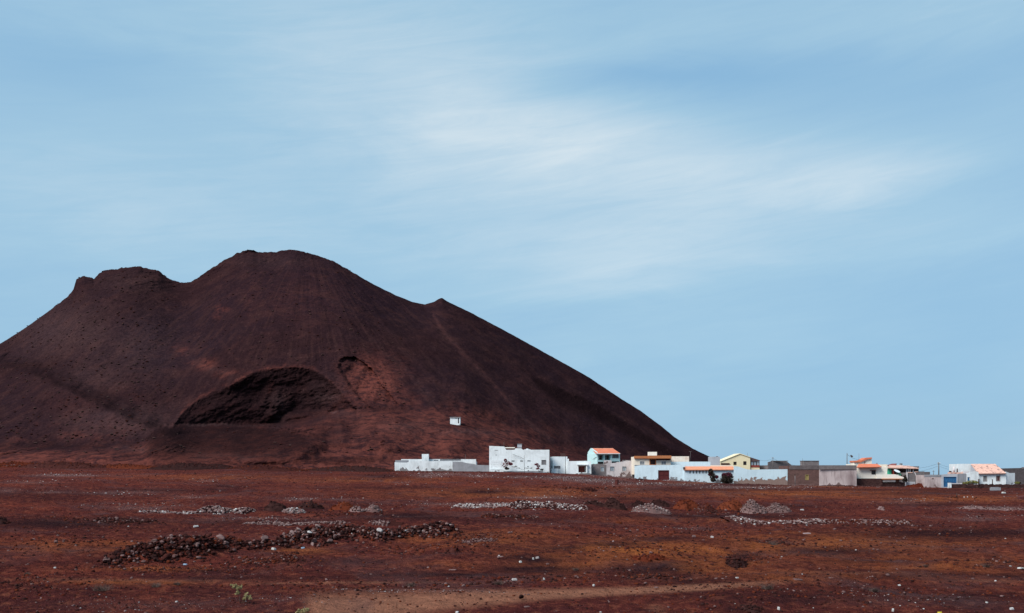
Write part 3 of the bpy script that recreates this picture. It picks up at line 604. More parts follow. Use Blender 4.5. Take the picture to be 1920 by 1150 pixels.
IF = [(0, 11, 5), (0, 5, 1), (0, 1, 7), (0, 7, 10), (0, 10, 11), (1, 5, 9), (5, 11, 4), (11, 10, 2), (10, 7, 6), (7, 1, 8), (3, 9, 4), (3, 4, 2), (3, 2, 6), (3, 6, 8), (3, 8, 9), (4, 9, 5), (2, 4, 11), (6, 2, 10), (8, 6, 7), (9, 8, 1)]
def ico(c, r, rnd, sq):
    a = rnd.random() * 6.28; ca, sa = math.cos(a), math.sin(a); out = []
    for v in IV:
        k = r * (0.72 + 0.5 * rnd.random()); x, y, z = v[0] * k * sq[0], v[1] * k * sq[1], v[2] * k * sq[2]
        out.append((c[0] + x * ca - y * sa, c[1] + x * sa + y * ca, c[2] + z))
    return out, IF

class T:
    """a thing: an Empty at its base, parts given in photograph columns / rows at a depth"""
    def __init__(s, name, label, cat, px, d, group=None, z=None):
        x = Xp(px, d); zg = float(ground_z(x, d)) if z is None else z
        s.o = bpy.data.objects.new(name, None); COL.objects.link(s.o); s.o.location = (x, d, zg); s.o.empty_display_size = 0.5
        s.off = (x, d, zg); s.d = d; tag(s.o, label, cat, group)
    def part(s, name, mb, m, parent=None, smooth=False, label=None):
        o = link(name, mb.mesh(name, smooth, s.off), m, parent or s.o)
        if label: o['label'] = label
        return o
    def panel(s, mb, A, B, pt, holes=(), th=0.25, pb=None, jag=0, seed=0, tops=None):
        """thick wall between plan points A and B (px, d) with openings (px0, py0, px1, py1); returns a map from px to plan point"""
        a = np.array([Xp(A[0], A[1]), A[1]]); bb = np.array([Xp(B[0], B[1]), B[1]]); Lv = bb - a; L = np.linalg.norm(Lv); e = Lv / L; n = np.array([-e[1], e[0]])
        def sp_(px):
            k = (px - CX) / F      # a + e*s on the ray x = k*y
            return (k * a[1] - a[0]) / (e[0] - k * e[1])
        zt = Zp(pt, A[1]); g0 = min(float(ground_z(a[0], a[1])), float(ground_z(bb[0], bb[1]))) - 0.9
        zb = g0 if pb is None else Zp(pb, A[1])
        hs = []
        for (x0, y0, x1, y1) in holes:
            dm = (a + e * sp_((x0 + x1) / 2))[1]; hs.append((sp_(x0), Zp(y1, dm), sp_(x1), Zp(y0, dm)))
        st = {0.0, L} | {h[0] for h in hs} | {h[2] for h in hs}
        if jag or tops: st |= set(np.linspace(0, L, max(3, int(L / 0.45))).tolist())
        st = sorted(st); st = [v for i, v in enumerate(st) if i == 0 or v - st[i - 1] > 1e-3]
        zs = sorted({zb} | {h[1] for h in hs} | {h[3] for h in hs}); zs = [v for i, v in enumerate(zs) if i == 0 or v - zs[i - 1] > 1e-3]
        rnd = random.Random(seed + 5)
        def topz(v):
            z = zt
            if tops: z = Zp(np.interp(CX + F * (a + e * v)[0] / (a + e * v)[1], [q_[0] for q_ in tops], [q_[1] for q_ in tops]), A[1])
            if jag: z += (rnd.random() - .5) * jag
            return z
        tz = [max(topz(v), zs[-1] + 0.02) for v in st]
        def zz_(i, r): return tz[i] if r == len(zs) else zs[r]
        nr_, nc_ = len(zs), len(st) - 1
        fill = np.ones((nr_, nc_), bool)
        for r in range(nr_):
            for c_ in range(nc_):
                sm = (st[c_] + st[c_ + 1]) / 2; lo_, hi_ = zs[r], (zs[r + 1] if r + 1 < nr_ else tz[c_])
                for h in hs:
                    if h[0] < sm < h[2] and h[1] - 1e-4 <= lo_ and hi_ <= h[3] + 1e-4: fill[r, c_] = False
        def pt_(i, r, k): q_ = a + e * st[i] + n * (th if k else 0); return (q_[0], q_[1], zz_(i, r))
        ids = {}; vs = []; fs = []
        def vid(i, r, k):
            key = (i, r, k)
            if key not in ids: ids[key] = len(vs); vs.append(pt_(*key))
            return ids[key]
        for r in range(nr_):
            for c_ in range(nc_):
                if not fill[r, c_]: continue
                fs.append((vid(c_, r, 0), vid(c_ + 1, r, 0), vid(c_ + 1, r + 1, 0), vid(c_, r + 1, 0)))
                fs.append((vid(c_, r, 1), vid(c_, r + 1, 1), vid(c_ + 1, r + 1, 1), vid(c_ + 1, r, 1)))
                if c_ == 0 or not fill[r, c_ - 1]: fs.append((vid(c_, r, 0), vid(c_, r + 1, 0), vid(c_, r + 1, 1), vid(c_, r, 1)))
                if c_ == nc_ - 1 or not fill[r, c_ + 1]: fs.append((vid(c_ + 1, r, 0), vid(c_ + 1, r, 1), vid(c_ + 1, r + 1, 1), vid(c_ + 1, r + 1, 0)))
                if r == 0 or not fill[r - 1, c_]: fs.append((vid(c_, r, 0), vid(c_, r, 1), vid(c_ + 1, r, 1), vid(c_ + 1, r, 0)))
                if r == nr_ - 1 or not fill[r + 1, c_]: fs.append((vid(c_, r + 1, 0), vid(c_ + 1, r + 1, 0), vid(c_ + 1, r + 1, 1), vid(c_, r + 1, 1)))
        mb.add(vs, fs)
        return a, e, n, L, zt, zb, sp_
    def body(s, A, B, pt, m, holes=(), depth=7.0, roof='conc_roof', name='wall', jag=0, seed=0, tops=None, pb=None, th=0.25, label=None):
        mb = MB(); a, e, n, L, zt, zb, sp_ = s.panel(mb, A, B, pt, holes, th, pb, jag, seed, tops)
        zt2 = zt if not tops else min(Zp(q_[1], A[1]) for q_ in tops)
        zt2 -= jag * 0.5
        def blk(s0, s1, n0, n1, z0, z1, mbx):
            q_ = [a + e * s0 + n * n0, a + e * s1 + n * n0, a + e * s1 + n * n1, a + e * s0 + n * n1]
            mbx.add([(p[0], p[1], z0) for p in q_] + [(p[0], p[1], z1) for p in q_], [(0, 3, 2, 1), (4, 5, 6, 7), (0, 1, 5, 4), (1, 2, 6, 5), (2, 3, 7, 6), (3, 0, 4, 7)])
        if depth:
            blk(0, th, th, depth - th, zb, zt2 - .003, mb); blk(L - th, L, th, depth - th, zb, zt2 - .003, mb); blk(0, L, depth - th, depth, zb, zt2 - .006, mb)
        o = s.part(name, mb, M[m], label=label)
        if depth and roof:
            r = MB(); blk(th, L - th, th, depth - th, zt2 - 0.45, zt2 - 0.27, r); s.part('roof', r, M[roof])
        return o, (a, e, n, sp_)
    def pane(s, fr, A_, rect, mp, mf=None, name='window', inner='pane', rec=0.12, fw=0.07, bars=1, proud=0.03, hb=0, pl=None):
        """window or door set in an opening: frame part with its pane as sub-part"""
        a, e, n, sp_ = fr; x0, y0, x1, y1 = rect; s0, s1 = sp_(x0), sp_(x1); dm = (a + e * (s0 + s1) / 2)[1]
        z0, z1 = Zp(y1, dm), Zp(y0, dm)
        def q(mb, u0, u1, v0, v1, n0, n1):
            qq = [a + e * u0 + n * n0, a + e * u1 + n * n0, a + e * u1 + n * n1, a + e * u0 + n * n1]
            mb.add([(p[0], p[1], v0) for p in qq] + [(p[0], p[1], v1) for p in qq], [(0, 3, 2, 1), (4, 5, 6, 7), (0, 1, 5, 4), (1, 2, 6, 5), (2, 3, 7, 6), (3, 0, 4, 7)])
        f = MB(); w0 = fw
        q(f, s0, s0 + w0, z0, z1, -proud, rec + .05); q(f, s1 - w0, s1, z0, z1, -proud, rec + .05)
        q(f, s0 + w0, s1 - w0, z0, z0 + w0, -proud, rec + .05); q(f, s0 + w0, s1 - w0, z1 - w0, z1, -proud, rec + .05)
        for i in range(bars):
            c = s0 + (s1 - s0) * (i + 1) / (bars + 1); q(f, c - .025, c + .025, z0 + w0, z1 - w0, rec - .05, rec + .02)
        for i in range(hb):
            c = z0 + (z1 - z0) * (i + 1) / (hb + 1); q(f, s0 + w0, s1 - w0, c - .02, c + .02, rec - .045, rec + .015)
        fo_ = s.part(name, f, M[mf or 'frame_white'], label=pl)
        p = MB(); q(p, s0 + w0, s1 - w0, z0 + w0, z1 - w0, rec + .022, rec + .045); s.part(inner, p, M[mp], fo_)
        return fo_
    def boxp(s, name, m, px0, py0, px1, py1, d, depth, parent=None, base=False, label=None):
        mb = MB(); z0 = Zp(py1, d)
        if base: z0 = min(z0, float(ground_z(Xp(px0, d), d))) - 0.8
        mb.box(Xp(px0, d), d, z0, Xp(px1, d), d + depth, Zp(py0, d)); return s.part(name, mb, M[m], parent, label=label)
    def tubep(s, name, m, pts, r0, r1=None, n=8, parent=None):
        mb = MB(); mb.tube(pts, r0, r1, n); return s.part(name, mb, M[m], parent, smooth=True)

# ------------------------------------------------------------------ village, left to right
# hut on the apron of the hill
hp = hpoint(853, 796); hd = float(hp[1]) - 1.5
t1 = T('hut', 'tiny white hut with a flat grey roof alone on the lower slope of the hill', 'hut', 853, hd, z=float(Zp(796, hd)))
_, fr = t1.body((844, hd), (862.8, hd), 783.6, 'white', [(858.6, 783.9, 860.6, 794), (854.2, 783.9, 856.2, 785.2)], 3.2, None, pb=801)
t1.boxp('roof', 'conc_roof', 843.2, 782.2, 863.6, 783.4, hd - .25, 3.8)
t1.pane(fr, 0, (858.6, 783.9, 860.6, 794), 'dark', 'wood', 'door', 'panel', bars=0)
t1.pane(fr, 0, (854.2, 783.9, 856.2, 785.2), 'dark', 'wood', bars=0, fw=.04)

# low walled house
t1 = T('low_house', 'long low white walled house with a square roof block, leftmost in the village', 'house', 800, 252)
t1.body((740, 250), (848.5, 250), 866, 'white2', (), 2.5, None, name='front_wall', tops=[(740, 867), (764, 868), (765, 866), (790, 864.6), (848, 866)])
t1.body((752, 256), (892.5, 256), 860.6, 'white2', [(814, 862.4, 822, 864.6), (825, 861.4, 864, 864.6)], 8, name='wall', tops=[(752, 865.4), (764, 864.6), (768, 862.8), (800, 861.0), (892, 861.4)])
t1.boxp('vent_panel', 'grey', 814, 862.4, 822, 864.6, 256.12, .05); t1.boxp('vent_panel', 'grey', 825, 861.4, 864, 864.6, 256.12, .05)
t1.boxp('parapet', 'grey', 741, 863.2, 766, 867.6, 251.0, 0.3)
t1.boxp('roof_block', 'white2', 791, 851.6, 803.6, 865, 254.5, 1.4); t1.boxp('antenna', 'pole', 872.4, 852.5, 872.9, 861, 258, .06)
t1 = T('boundary_wall', 'grey cement wall between the long low house and the tall white house', 'wall', 885, 247)
t1.body((848.5, 249.2), (916.8, 248), 866, 'grey', (), 0, None, tops=[(848, 865.8), (866, 866.2), (876, 868.8), (890, 870.5), (893, 872), (917, 872.6)], th=.3)

# tall white house
d0 = 247
t1 = T('white_house', 'large white two storey house with stepped roofline and climbing plants on its front', 'house', 975, d0)
H = [(958.6, 863.2, 964.8, 866.2), (975, 863.2, 980.5, 866.0), (988.6, 863.0, 995, 865.8), (1015, 862.5, 1024, 871.8), (927.5, 843.8, 933.5, 845.0), (929.4, 852.4, 931, 854.6)]
_, fr = t1.body((917.3, d0), (1030, d0), 847.6, 'white', H, 9, tops=[(917, 836.4), (945.9, 837.6), (946.1, 848.2), (955, 848.2), (955.4, 847), (965, 846.8), (965.2, 840.8), (979.6, 840.8), (980, 847.4), (1030, 847.3)], pb=900)
t1.pane(fr, 0, H[0], 'greypane'); t1.pane(fr, 0, H[1], 'dark'); t1.pane(fr, 0, H[2], 'paneblue'); t1.pane(fr, 0, H[3], 'greypane', 'frame_grey', bars=2, hb=2); t1.pane(fr, 0, H[4], 'dark', bars=0, fw=.04); t1.pane(fr, 0, H[5], 'dark', bars=0, fw=.04)
t1.boxp('beam', 'creamwhite', 946, 838.8, 965.3, 840.6, d0 + .6, .25); t1.boxp('tower', 'white', 917.6, 837.5, 945.6, 856, d0 + .35, 5)
gd = MB(); gd.box(Xp(920, d0), d0 - .05, Zp(880, d0), Xp(941, d0), d0 - .004, Zp(863.5, d0)); gdo = t1.part('garage_door', gd, M['plastic'])
for i in range(3):
    sl_ = MB(); z_ = Zp(867.5 + i * 4, d0); sl_.box(Xp(920.5, d0), d0 - .07, z_, Xp(940.5, d0), d0 - .052, z_ + .05); t1.part('rail', sl_, M['frame_white'], gdo)
t1.boxp('water_tank', 'lightgrey', 970, 833, 978.4, 839.4, d0 + 1.5, 1.1); t1.boxp('tank_lid', 'conc_roof', 969.5, 832.4, 978.9, 833.0, d0 + 1.4, 1.3)
mb = MB(); 
xa, xb_ = Xp(983, d0 + 2), Xp(994.5, d0 + 2); n_ = 10
mb.box(xa, d0 + 2, Zp(848, d0), xb_, d0 + 3.2, Zp(842.4, d0)); t1.part('roof_tank', mb, M['plastic'])
mb = MB(); cxt = (xa + xb_) / 2; mb.tube([(cxt, d0 + 2.6, Zp(842.4, d0)), (cxt, d0 + 2.6, Zp(841.2, d0))], .42, .28, 12); t1.part('tank_cap', mb, M['plastic'])
t1.tubep('antenna', 'pole', [W(945, 838, d0 + 2), W(945, 829, d0 + 2)], .03)
t1.boxp('step', 'grey', 946, 883.6, 1018, 891, d0 - 1.2, 1.0, base=True)
t1.boxp('step', 'white', 917.6, 880.6, 944, 891, d0 - 1.0, .8, base=True)
mb = MB(); mb.tube([W(961, 852, d0 - .3), W(975, 857, d0 - .35), W(982.6, 861, d0 - .45)], .035, None, 6); t1.part('cable', mb, M['wire'])

# white house with porch
d0 = 251
t1 = T('porch_house', 'white flat roofed house with a brick red door in its recessed porch', 'house', 1075, d0)
H = [(1038.6, 873.8, 1050.8, 879.2)]
_, fr = t1.body((1036.8, d0 + .4), (1063.8, d0 + .8), 856.4, 'white', H, 5, pb=892); t1.pane(fr, 0, H[0], 'greypane', 'frame_grey', bars=2)
H = [(1084.5, 872.6, 1100.4, 886.0)]
_, fr = t1.body((1063.9, d0), (1108.6, d0), 864.6, 'white', H, 5.5, name='wing_wall', pb=896, tops=[(1063, 865), (1100, 864.4), (1108.6, 865.6)])
mb = MB(); y = d0 + 1.2
mb.box(Xp(1083, y), y, Zp(888, y), Xp(1102, y), y + .15, Zp(871, y)); t1.part('porch_back_wall', mb, M['creamwhite'])
t1.boxp('door', 'reddoor', 1085, 875, 1096, 886.2, d0 + 1.1, .09); t1.boxp('column', 'white', 1099.0, 872, 1101.2, 887, d0 - .5, .3)
t1.boxp('water_tank', 'brownpane', 1051.6, 850.2, 1060, 856.6, d0 + 1.5, 1.0); t1.boxp('roof_block', 'white', 1064.0, 860.6, 1066.6, 865, d0 + .8, 1.0)
t1.boxp('lintel', 'white', 1082.5, 870.6, 1103, 872.4, d0 - .65, .62)
t1.boxp('step', 'white', 1034, 878.8, 1046, 893, d0 - 1.6, 1.3, base=True); t1.boxp('step', 'white2', 1080, 887.6, 1106, 893, d0 - 1.2, 1.0, base=True)

# mint house with orange roof
t1 = T('mint_house', 'pale mint two storey house with an orange tiled roof and pillared balcony', 'house', 1130, 268, z=Zp(872, 268))
A, B, C_ = (1102, 274), (1119.6, 266), (1162.4, 268)
H = [(1104.3, 852.8, 1106.9, 857.2), (1108.2, 853.0, 1110, 862)]
_, fr = t1.body(A, B, 853, 'mint', H, 0, None, 'side_wall', pb=890, tops=[(1102, 848.4), (1107.4, 841.2), (1108.6, 841.2), (1119.6, 850)]); t1.pane(fr, 0, H[0], 'dark', 'wood', bars=0); t1.pane(fr, 0, H[1], 'dark', 'wood', bars=0)
H = [(1121.4, 852.8, 1132.0, 863.0), (1133.8, 852.8, 1145.0, 863.0), (1148.2, 852.6, 1159.6, 859.4), (1121, 866, 1131, 876), (1147, 865.4, 1160.5, 872)]
_, fr = t1.body(B, C_, 850.6, 'mint', H, 7, 'conc_roof', 'front_wall', pb=890)
for h in H[:2]: t1.pane(fr, 0, h, 'brownpane', 'mint', 'balcony_opening', 'shutter', rec=1.2, bars=1, fw=.05)
t1.pane(fr, 0, H[2], 'greypane', 'wood', bars=2, hb=1); t1.pane(fr, 0, H[3], 'dark', 'wood', 'door', 'panel', bars=0); t1.pane(fr, 0, H[4], 'dark', 'wood', bars=0)
mb = MB(); mb.slab([W(1117.5, 850.4, 265.2), W(1163, 850.2, 267.2), W(1149.5, 841.2, 272), W(1109, 841.2, 272)], .18); t1.part('roof', mb, M['tile'])
t1.boxp('roof_edge', 'white', 1117, 850.4, 1163, 851.4, 265.25, .2); t1.boxp('balcony_wall', 'ruin', 1132, 863.4, 1146.6, 871.5, 265.4, .2, base=True)
t1.tubep('rail', 'wood', [W(1111.5, 862, 268.2), W(1116, 858.4, 267), W(1119, 857.4, 266.2)], .05)
t1.boxp('ridge_cap', 'tile_pale', 1108.6, 840.7, 1150, 841.5, 271.9, .3)

# ruined pink wall
d0 = 255
t1 = T('ruined_house', 'half ruined house with peeling pinkish plaster, ragged top and three windows', 'ruin', 1150, d0)
H = [(1126.0, 875.2, 1132.8, 884.4), (1143.8, 874.8, 1151.8, 883.4), (1166.6, 874.8, 1174.4, 883.4)]
_, fr = t1.body((1108.6, d0), (1137, d0), 871, 'greyblock', H[:1], 5, None, 'wall', jag=.18, seed=3, tops=[(1108, 871), (1120, 869.5), (1137, 871.4)], label='bare brown stone wall')
t1.pane(fr, 0, H[0], 'paneblue', 'frame_grey')
_, fr = t1.body((1137.02, d0 + .02), (1190, d0 + 1), 870, 'ruin', H[1:], 5, None, 'wall', jag=.2, seed=8, tops=[(1137, 869.5), (1150, 868), (1160, 866.6), (1172, 864.8), (1180, 863.2), (1190, 865)], label='peeling pinkish plaster wall')
t1.pane(fr, 0, H[1], 'paneblue', 'frame_grey'); t1.pane(fr, 0, H[2], 'paneblue', 'frame_grey')
t1.boxp('gate', 'brownpane', 1187.0, 873.8, 1189.4, 886.4, 254.2, .3)
t1.boxp('inner_wall', 'greyblock', 1167, 862.8, 1188, 866, 262, .3, base=True)

# orange parapet house
d0 = 250
t1 = T('cream_house', 'cream house with an orange brown roof band above the maroon gate wall', 'house', 1225, d0)
H = [(1199.6, 865.0, 1208.6, 871.6), (1217.6, 860.4, 1230.4, 872.4), (1240.0, 865.0, 1249.0, 871.6)]
_, fr = t1.body((1189.6, d0), (1257.8, d0), 856.4, 'cream', H, 7, pb=890)
t1.pane(fr, 0, H[0], 'greypane', hb=2); t1.pane(fr, 0, H[1], 'brownpane', 'orangeband', 'doorway', 'door', rec=.5, bars=0, fw=.2); t1.pane(fr, 0, H[2], 'greypane', hb=2)
mb = MB(); y = d0 - .5; mb.box(Xp(1189.2, y), y, Zp(859.8, y), Xp(1258.9, y), d0 - .004, Zp(855.2, y)); t1.part('roof_band', mb, M['orangeband'])
mb = MB(); y = d0 - 1.1; mb.box(Xp(1215.6, y), y, Zp(859.9, y), Xp(1258.6, y), d0 - .503, Zp(854.4, y)); t1.part('canopy', mb, M['orangeband'])
t1.boxp('lintel', 'maroon', 1230.6, 860.2, 1257, 863.4, d0 - .08, .07); t1.boxp('roof_block', 'creamwhite', 1216, 847.6, 1231.8, 856, d0 + 2.0, 1.5)
t1.boxp('annex_wall', 'peel', 1258.6, 855.9, 1292.0, 868, d0 + 2.6, .3, base=True, label='cream wall peeling to orange'); t1.tubep('antenna', 'pole', [W(1294.6, 868, 253), W(1294.6, 846.6, 253)], .035); t1.tubep('antenna', 'pole', [W(1291, 847.4, 253), W(1298, 846.2, 253)], .03)

# white wall with maroon gate
d0 = 241
t1 = T('gate_wall', 'long bluish white wall with a big maroon gate', 'wall', 1235, d0)
H = [(1234.0, 882.0, 1254.6, 900.8)]
_, fr = t1.body((1189.8, d0), (1283.0, d0 - 1), 873, 'bluewhite', H, 0, None, th=.3, tops=[(1189, 872.8), (1257, 872.4), (1258, 872), (1283, 871.8)])
t1.pane(fr, 0, H[0], 'maroon', 'maroon', 'gate', 'gate_leaf', bars=1, fw=.1, hb=1)
t1.boxp('gate_sill', 'frame_white', 1233, 900.6, 1256, 903, d0 - 1.2, .5); t1.boxp('coping', 'grey', 1189.6, 872.2, 1258, 872.9, d0 - .1, .5)
t1 = T('rear_wall', 'plain pale grey white wall behind the red tiled wall, left of the cement block tower', 'wall', 1295, 250)
t1.body((1257.0, 251.5), (1332, 250), 866, 'bluewhite', (), 0, None, th=.3)
t1 = T('cement_tower', 'plain light grey cement block tower between the cream and the yellow house', 'tower', 1341, 252)
t1.body((1332.2, 252), (1350, 252), 856.6, 'lightgrey', (), 3); t1.boxp('hatch', 'brownpane', 1343.4, 855.7, 1346.4, 857, 253.5, .5)

# tiled wall with slots
d0 = 239
t1 = T('tiled_outbuilding', 'white outbuilding with a salmon tiled lean-to roof and a row of narrow dark slots', 'outbuilding', 1330, d0)
H = [(1293.0 + i * 6.05, 882.4, 1294.9 + i * 6.05, 888.2) for i in range(7)]
_, fr = t1.body((1283.2, d0), (1376, d0), 881.0, 'bluewhite', H, 4, None, pb=912)
for h in H: t1.pane(fr, 0, h, 'dark', 'wood', 'slot', 'pane', bars=0, fw=.02, proud=-.05)
mb = MB(); mb.slab([W(1282.4, 881.0, d0 - .5), W(1377.6, 880.6, d0 - .5), W(1374, 874.8, d0 + 2.5), W(1284.6, 874.8, d0 + 2.5)], .16); t1.part('roof', mb, M['tile_salmon'])
t1.boxp('cornice', 'cream', 1332, 872.6, 1375, 874.8, d0 + 2.6, .4); t1.boxp('cornice', 'bluewhite', 1283, 872.8, 1331.8, 874.8, d0 + 2.6, .4)
t1.boxp('roof_end', 'brownpane', 1282.4, 876, 1284.4, 880.6, d0 - .3, 1.2)

# yellow house with veranda
d0 = 262
t1 = T('yellow_house', 'pale yellow gabled house with a glazed brown veranda on its right side', 'house', 1385, d0, z=Zp(885, d0))
H = [(1375.2, 866.0, 1380.8, 872.0), (1393.6, 865.2, 1399.4, 872.0)]
_, fr = t1.body((1350.5, d0), (1406.6, d0), 868, 'yellow', H, 7, None, pb=895, tops=[(1350, 865.4), (1362, 861.4), (1380, 852.6), (1386, 851), (1390, 851), (1406.6, 857.2)])
t1.pane(fr, 0, H[0], 'dark', 'wood'); t1.pane(fr, 0, H[1], 'dark', 'wood')
mb = MB(); mb.slab([W(1350, 865.2, d0 - .2), W(1387.5, 850.4, d0 - .2), W(1387.5, 850.4, d0) + np.array([0, 7, 0]), W(1350, 865.2, d0) + np.array([0, 7, 0])], .14)
mb.slab([W(1387.5, 850.4, d0 - .2), W(1407, 857.0, d0 - .2), W(1407, 857.0, d0) + np.array([0, 7, 0]), W(1387.5, 850.4, d0) + np.array([0, 7, 0])], .14); t1.part('roof', mb, M['yellow'])
t1.boxp('awning', 'brownpane', 1352, 868.6, 1368, 871, d0 - .4, .38)
mb = MB(); zt_ = Zp(857, d0); x0, x1 = Xp(1407, d0), Xp(1425.4, d0); mb.prism([(x0, Zp(857.4, d0)), (x1, Zp(863.2, d0)), (x1, Zp(865.4, d0)), (x0, Zp(865.6, d0))], d0 + .3, d0 + 5); t1.part('veranda_roof', mb, M['brownroof'])
t1.boxp('veranda_glass', 'paneblue', 1407, 865.8, 1423.6, 872.4, d0 + .5, 4)
for i in range(4): t1.boxp('veranda_post', 'wood', 1406.9 + i * 5.4, 865.7, 1407.9 + i * 5.4, 872.4, d0 + .35, .13)
t1.boxp('veranda_rail', 'reddoor', 1407, 872.4, 1424.2, 876.8, d0 + .4, 4); t1.boxp('veranda_base', 'yellow', 1407, 876.8, 1424.4, 884, d0 + .45, 4, base=True)
t1.tubep('antenna', 'pole', [W(1401.4, 856, d0 + 2), W(1401.4, 849.6, d0 + 2)], .03)
t1 = T('low_shed', 'low dark shed just behind the white wall beside the yellow house', 'shed', 1432, 268)
t1.body((1425, 268), (1440, 268), 875, 'darkblock', (), 4); t1.boxp('roof_lip', 'brownpane', 1424.6, 874.4, 1441, 875.4, 267.8, 4.4)

# long white wall with bare foot
d0 = 238
t1 = T('long_wall', 'long bluish white wall whose lower half has lost its plaster', 'wall', 1425, d0)
t1.body((1376.2, d0), (1476.6, d0), 880.4, 'bluewhite_worn', (), 0, None, th=.3, tops=[(1376, 874.2), (1383, 874.6), (1400, 880.2), (1404, 880.8), (1476, 880.0)])
t1 = T('round_cornered_house', 'unfinished brown cement building with a sloping right corner behind the long wall', 'building', 1460, 262)
t1.body((1440.2, 262), (1484, 264), 866, 'greyblock', (), 7, tops=[(1440, 866.8), (1446, 865.2), (1464, 864.6), (1476, 865.4), (1480, 869), (1485, 872.6)])
t1.boxp('cornice', 'darkblock', 1446, 864.0, 1478, 865.4, 262.4, .4)

# brown block building
d0 = 238
t1 = T('brown_building', 'long brown block building, its right half rendered in blotchy pale pink', 'building', 1540, d0)
H = [(1509.8, 890.2, 1516.2, 900.2)]
_, fr = t1.body((1477.0, d0), (1535.8, d0), 873.4, 'brownblock', H, 8, label='brown block half', jag=.06, seed=4)
t1.pane(fr, 0, H[0], 'ochre', 'ochre', 'window', 'shutter')
t1.body((1535.85, d0 - .03), (1606.2, d0 - .3), 872.8, 'pinkgrey', (), 8, label='blotchy pale pink half', jag=.06, seed=5)
t1.boxp('roof_band', 'darkblock', 1480, 872.8, 1535.6, 880.6, d0 - .08, .075); t1.boxp('roof_band', 'greyblock', 1536, 872.6, 1606.2, 880.4, d0 - .42, .11)
t1.boxp('roof_room', 'greyblock', 1507, 864.6, 1535.6, 873.6, d0 + 2.2, 3); t1.boxp('roof_room_lid', 'darkblock', 1506.6, 864.0, 1536, 864.7, d0 + 2.1, 3.2)
t1.tubep('antenna', 'pole', [W(1504.6, 873, 241), W(1504.6, 860, 241)], .03); t1.boxp('corner_block', 'brownblock', 1477, 873.5, 1480.0, 880, d0 - .06, .058)
t1 = T('wooden_post', 'thin wooden post standing against the brown block wall', 'post', 1490.6, 236)
t1.tubep('shaft', 'greyblock', [W(1491, 911.5, 236), W(1490.6, 891, 236)], .09, .07); t1.boxp('cap', 'wood', 1489.5, 889.8, 1491.8, 891.6, 235.9, .25)

# cream house with orange roofs
d0 = 241
t1 = T('villa', 'cream two storey villa with orange roofs above a dark lava stone base', 'house', 1640, d0)
H = [(1634.0, 882.6, 1641.8, 889.8)]
_, fr = t1.body((1606.4, d0), (1663.4, d0), 876, 'creamwhite', H, 6, pb=899)
t1.pane(fr, 0, H[0], 'dark', 'brownpane', proud=.05)
t1.boxp('shade_box', 'brownpane', 1633, 881, 1643, 882.8, d0 - .7, .66)
mb = MB(); mb.slab([W(1606.2, 876.4, d0 - 1.2), W(1653.4, 875.6, d0 - 1.2), W(1645.0, 870.0, d0 + 1), W(1610, 870.0, d0 + 1)], .14); t1.part('roof', mb, M['tile'])
t1.boxp('parapet_wall', 'creamwhite', 1587, 870.6, 1608, 872.6, d0 + 3, .3)
mb = MB(); x0 = Xp(1601, d0 + 2.5); t1.body((1601.8, d0 + 2.6), (1634.4, d0 + 2.6), 864, 'creamwhite', (), 3, None, 'upper_wall', pb=880, tops=[(1601, 866), (1616, 866), (1626, 860.4), (1634.4, 860)])
mb = MB(); y0, y1 = d0 + 2.2, d0 + 5.4
mb.prism([(Xp(x, y0), Zp(y, y0)) for x, y in [(1601, 864.2), (1614, 863.6), (1617.5, 862.4), (1624, 858.6), (1635, 857.8), (1635, 860.4), (1627, 861.2), (1619, 864.8), (1614.6, 867), (1601.4, 867)]], y0, y1); t1.part('upper_roof', mb, M['tile'])
t1.boxp('upper_side_wall', 'cream', 1645, 871, 1664.2, 884, d0 + .8, 4); 
t1.body((1643.5, d0 - .6), (1694.6, d0 - .6), 890, 'creamwhite', (), 2.5, None, 'terrace_wall', pb=897.5, tops=[(1643, 890), (1678, 889.8), (1686, 892), (1694.6, 895)])
t1.boxp('terrace_slab', 'orangeband', 1654, 897.5, 1692, 899.0, d0 - .9, 3)
t1.body((1606.6, d0 - .5), (1654.8, d0 - .5), 897.4, 'lava', (), 5.5, None, 'stone_base'); t1.boxp('garden_wall', 'creamwhite', 1655.2, 899.2, 1679, 904.0, d0 - .3, .3)
t1.body((1654.9, d0), (1680, d0), 903.6, 'lava', (), 0, None, 'stone_base'); t1.body((1680.2, d0 - .1), (1697, d0 + .4), 904, 'lava', (), 0, None, 'stone_base', jag=.3, seed=2)
mb = MB()
for i in range(10):
    an = math.pi * 2 * i / 10
c = W(1620.8, 866.6, d0 + 1.5)
mb.tube([c + np.array([0, 0, .0]), c + np.array([.25, -.1, -.08])], .55, .12, 14); t1.part('satellite_dish', mb, M['metal'])
t1.tubep('antenna', 'pole', [W(1610.5, 866, d0 + 3), W(1610.5, 850.6, d0 + 3)], .03); t1.boxp('flue', 'wood', 1644, 868.2, 1645, 870.4, d0 + 1.2, .2)

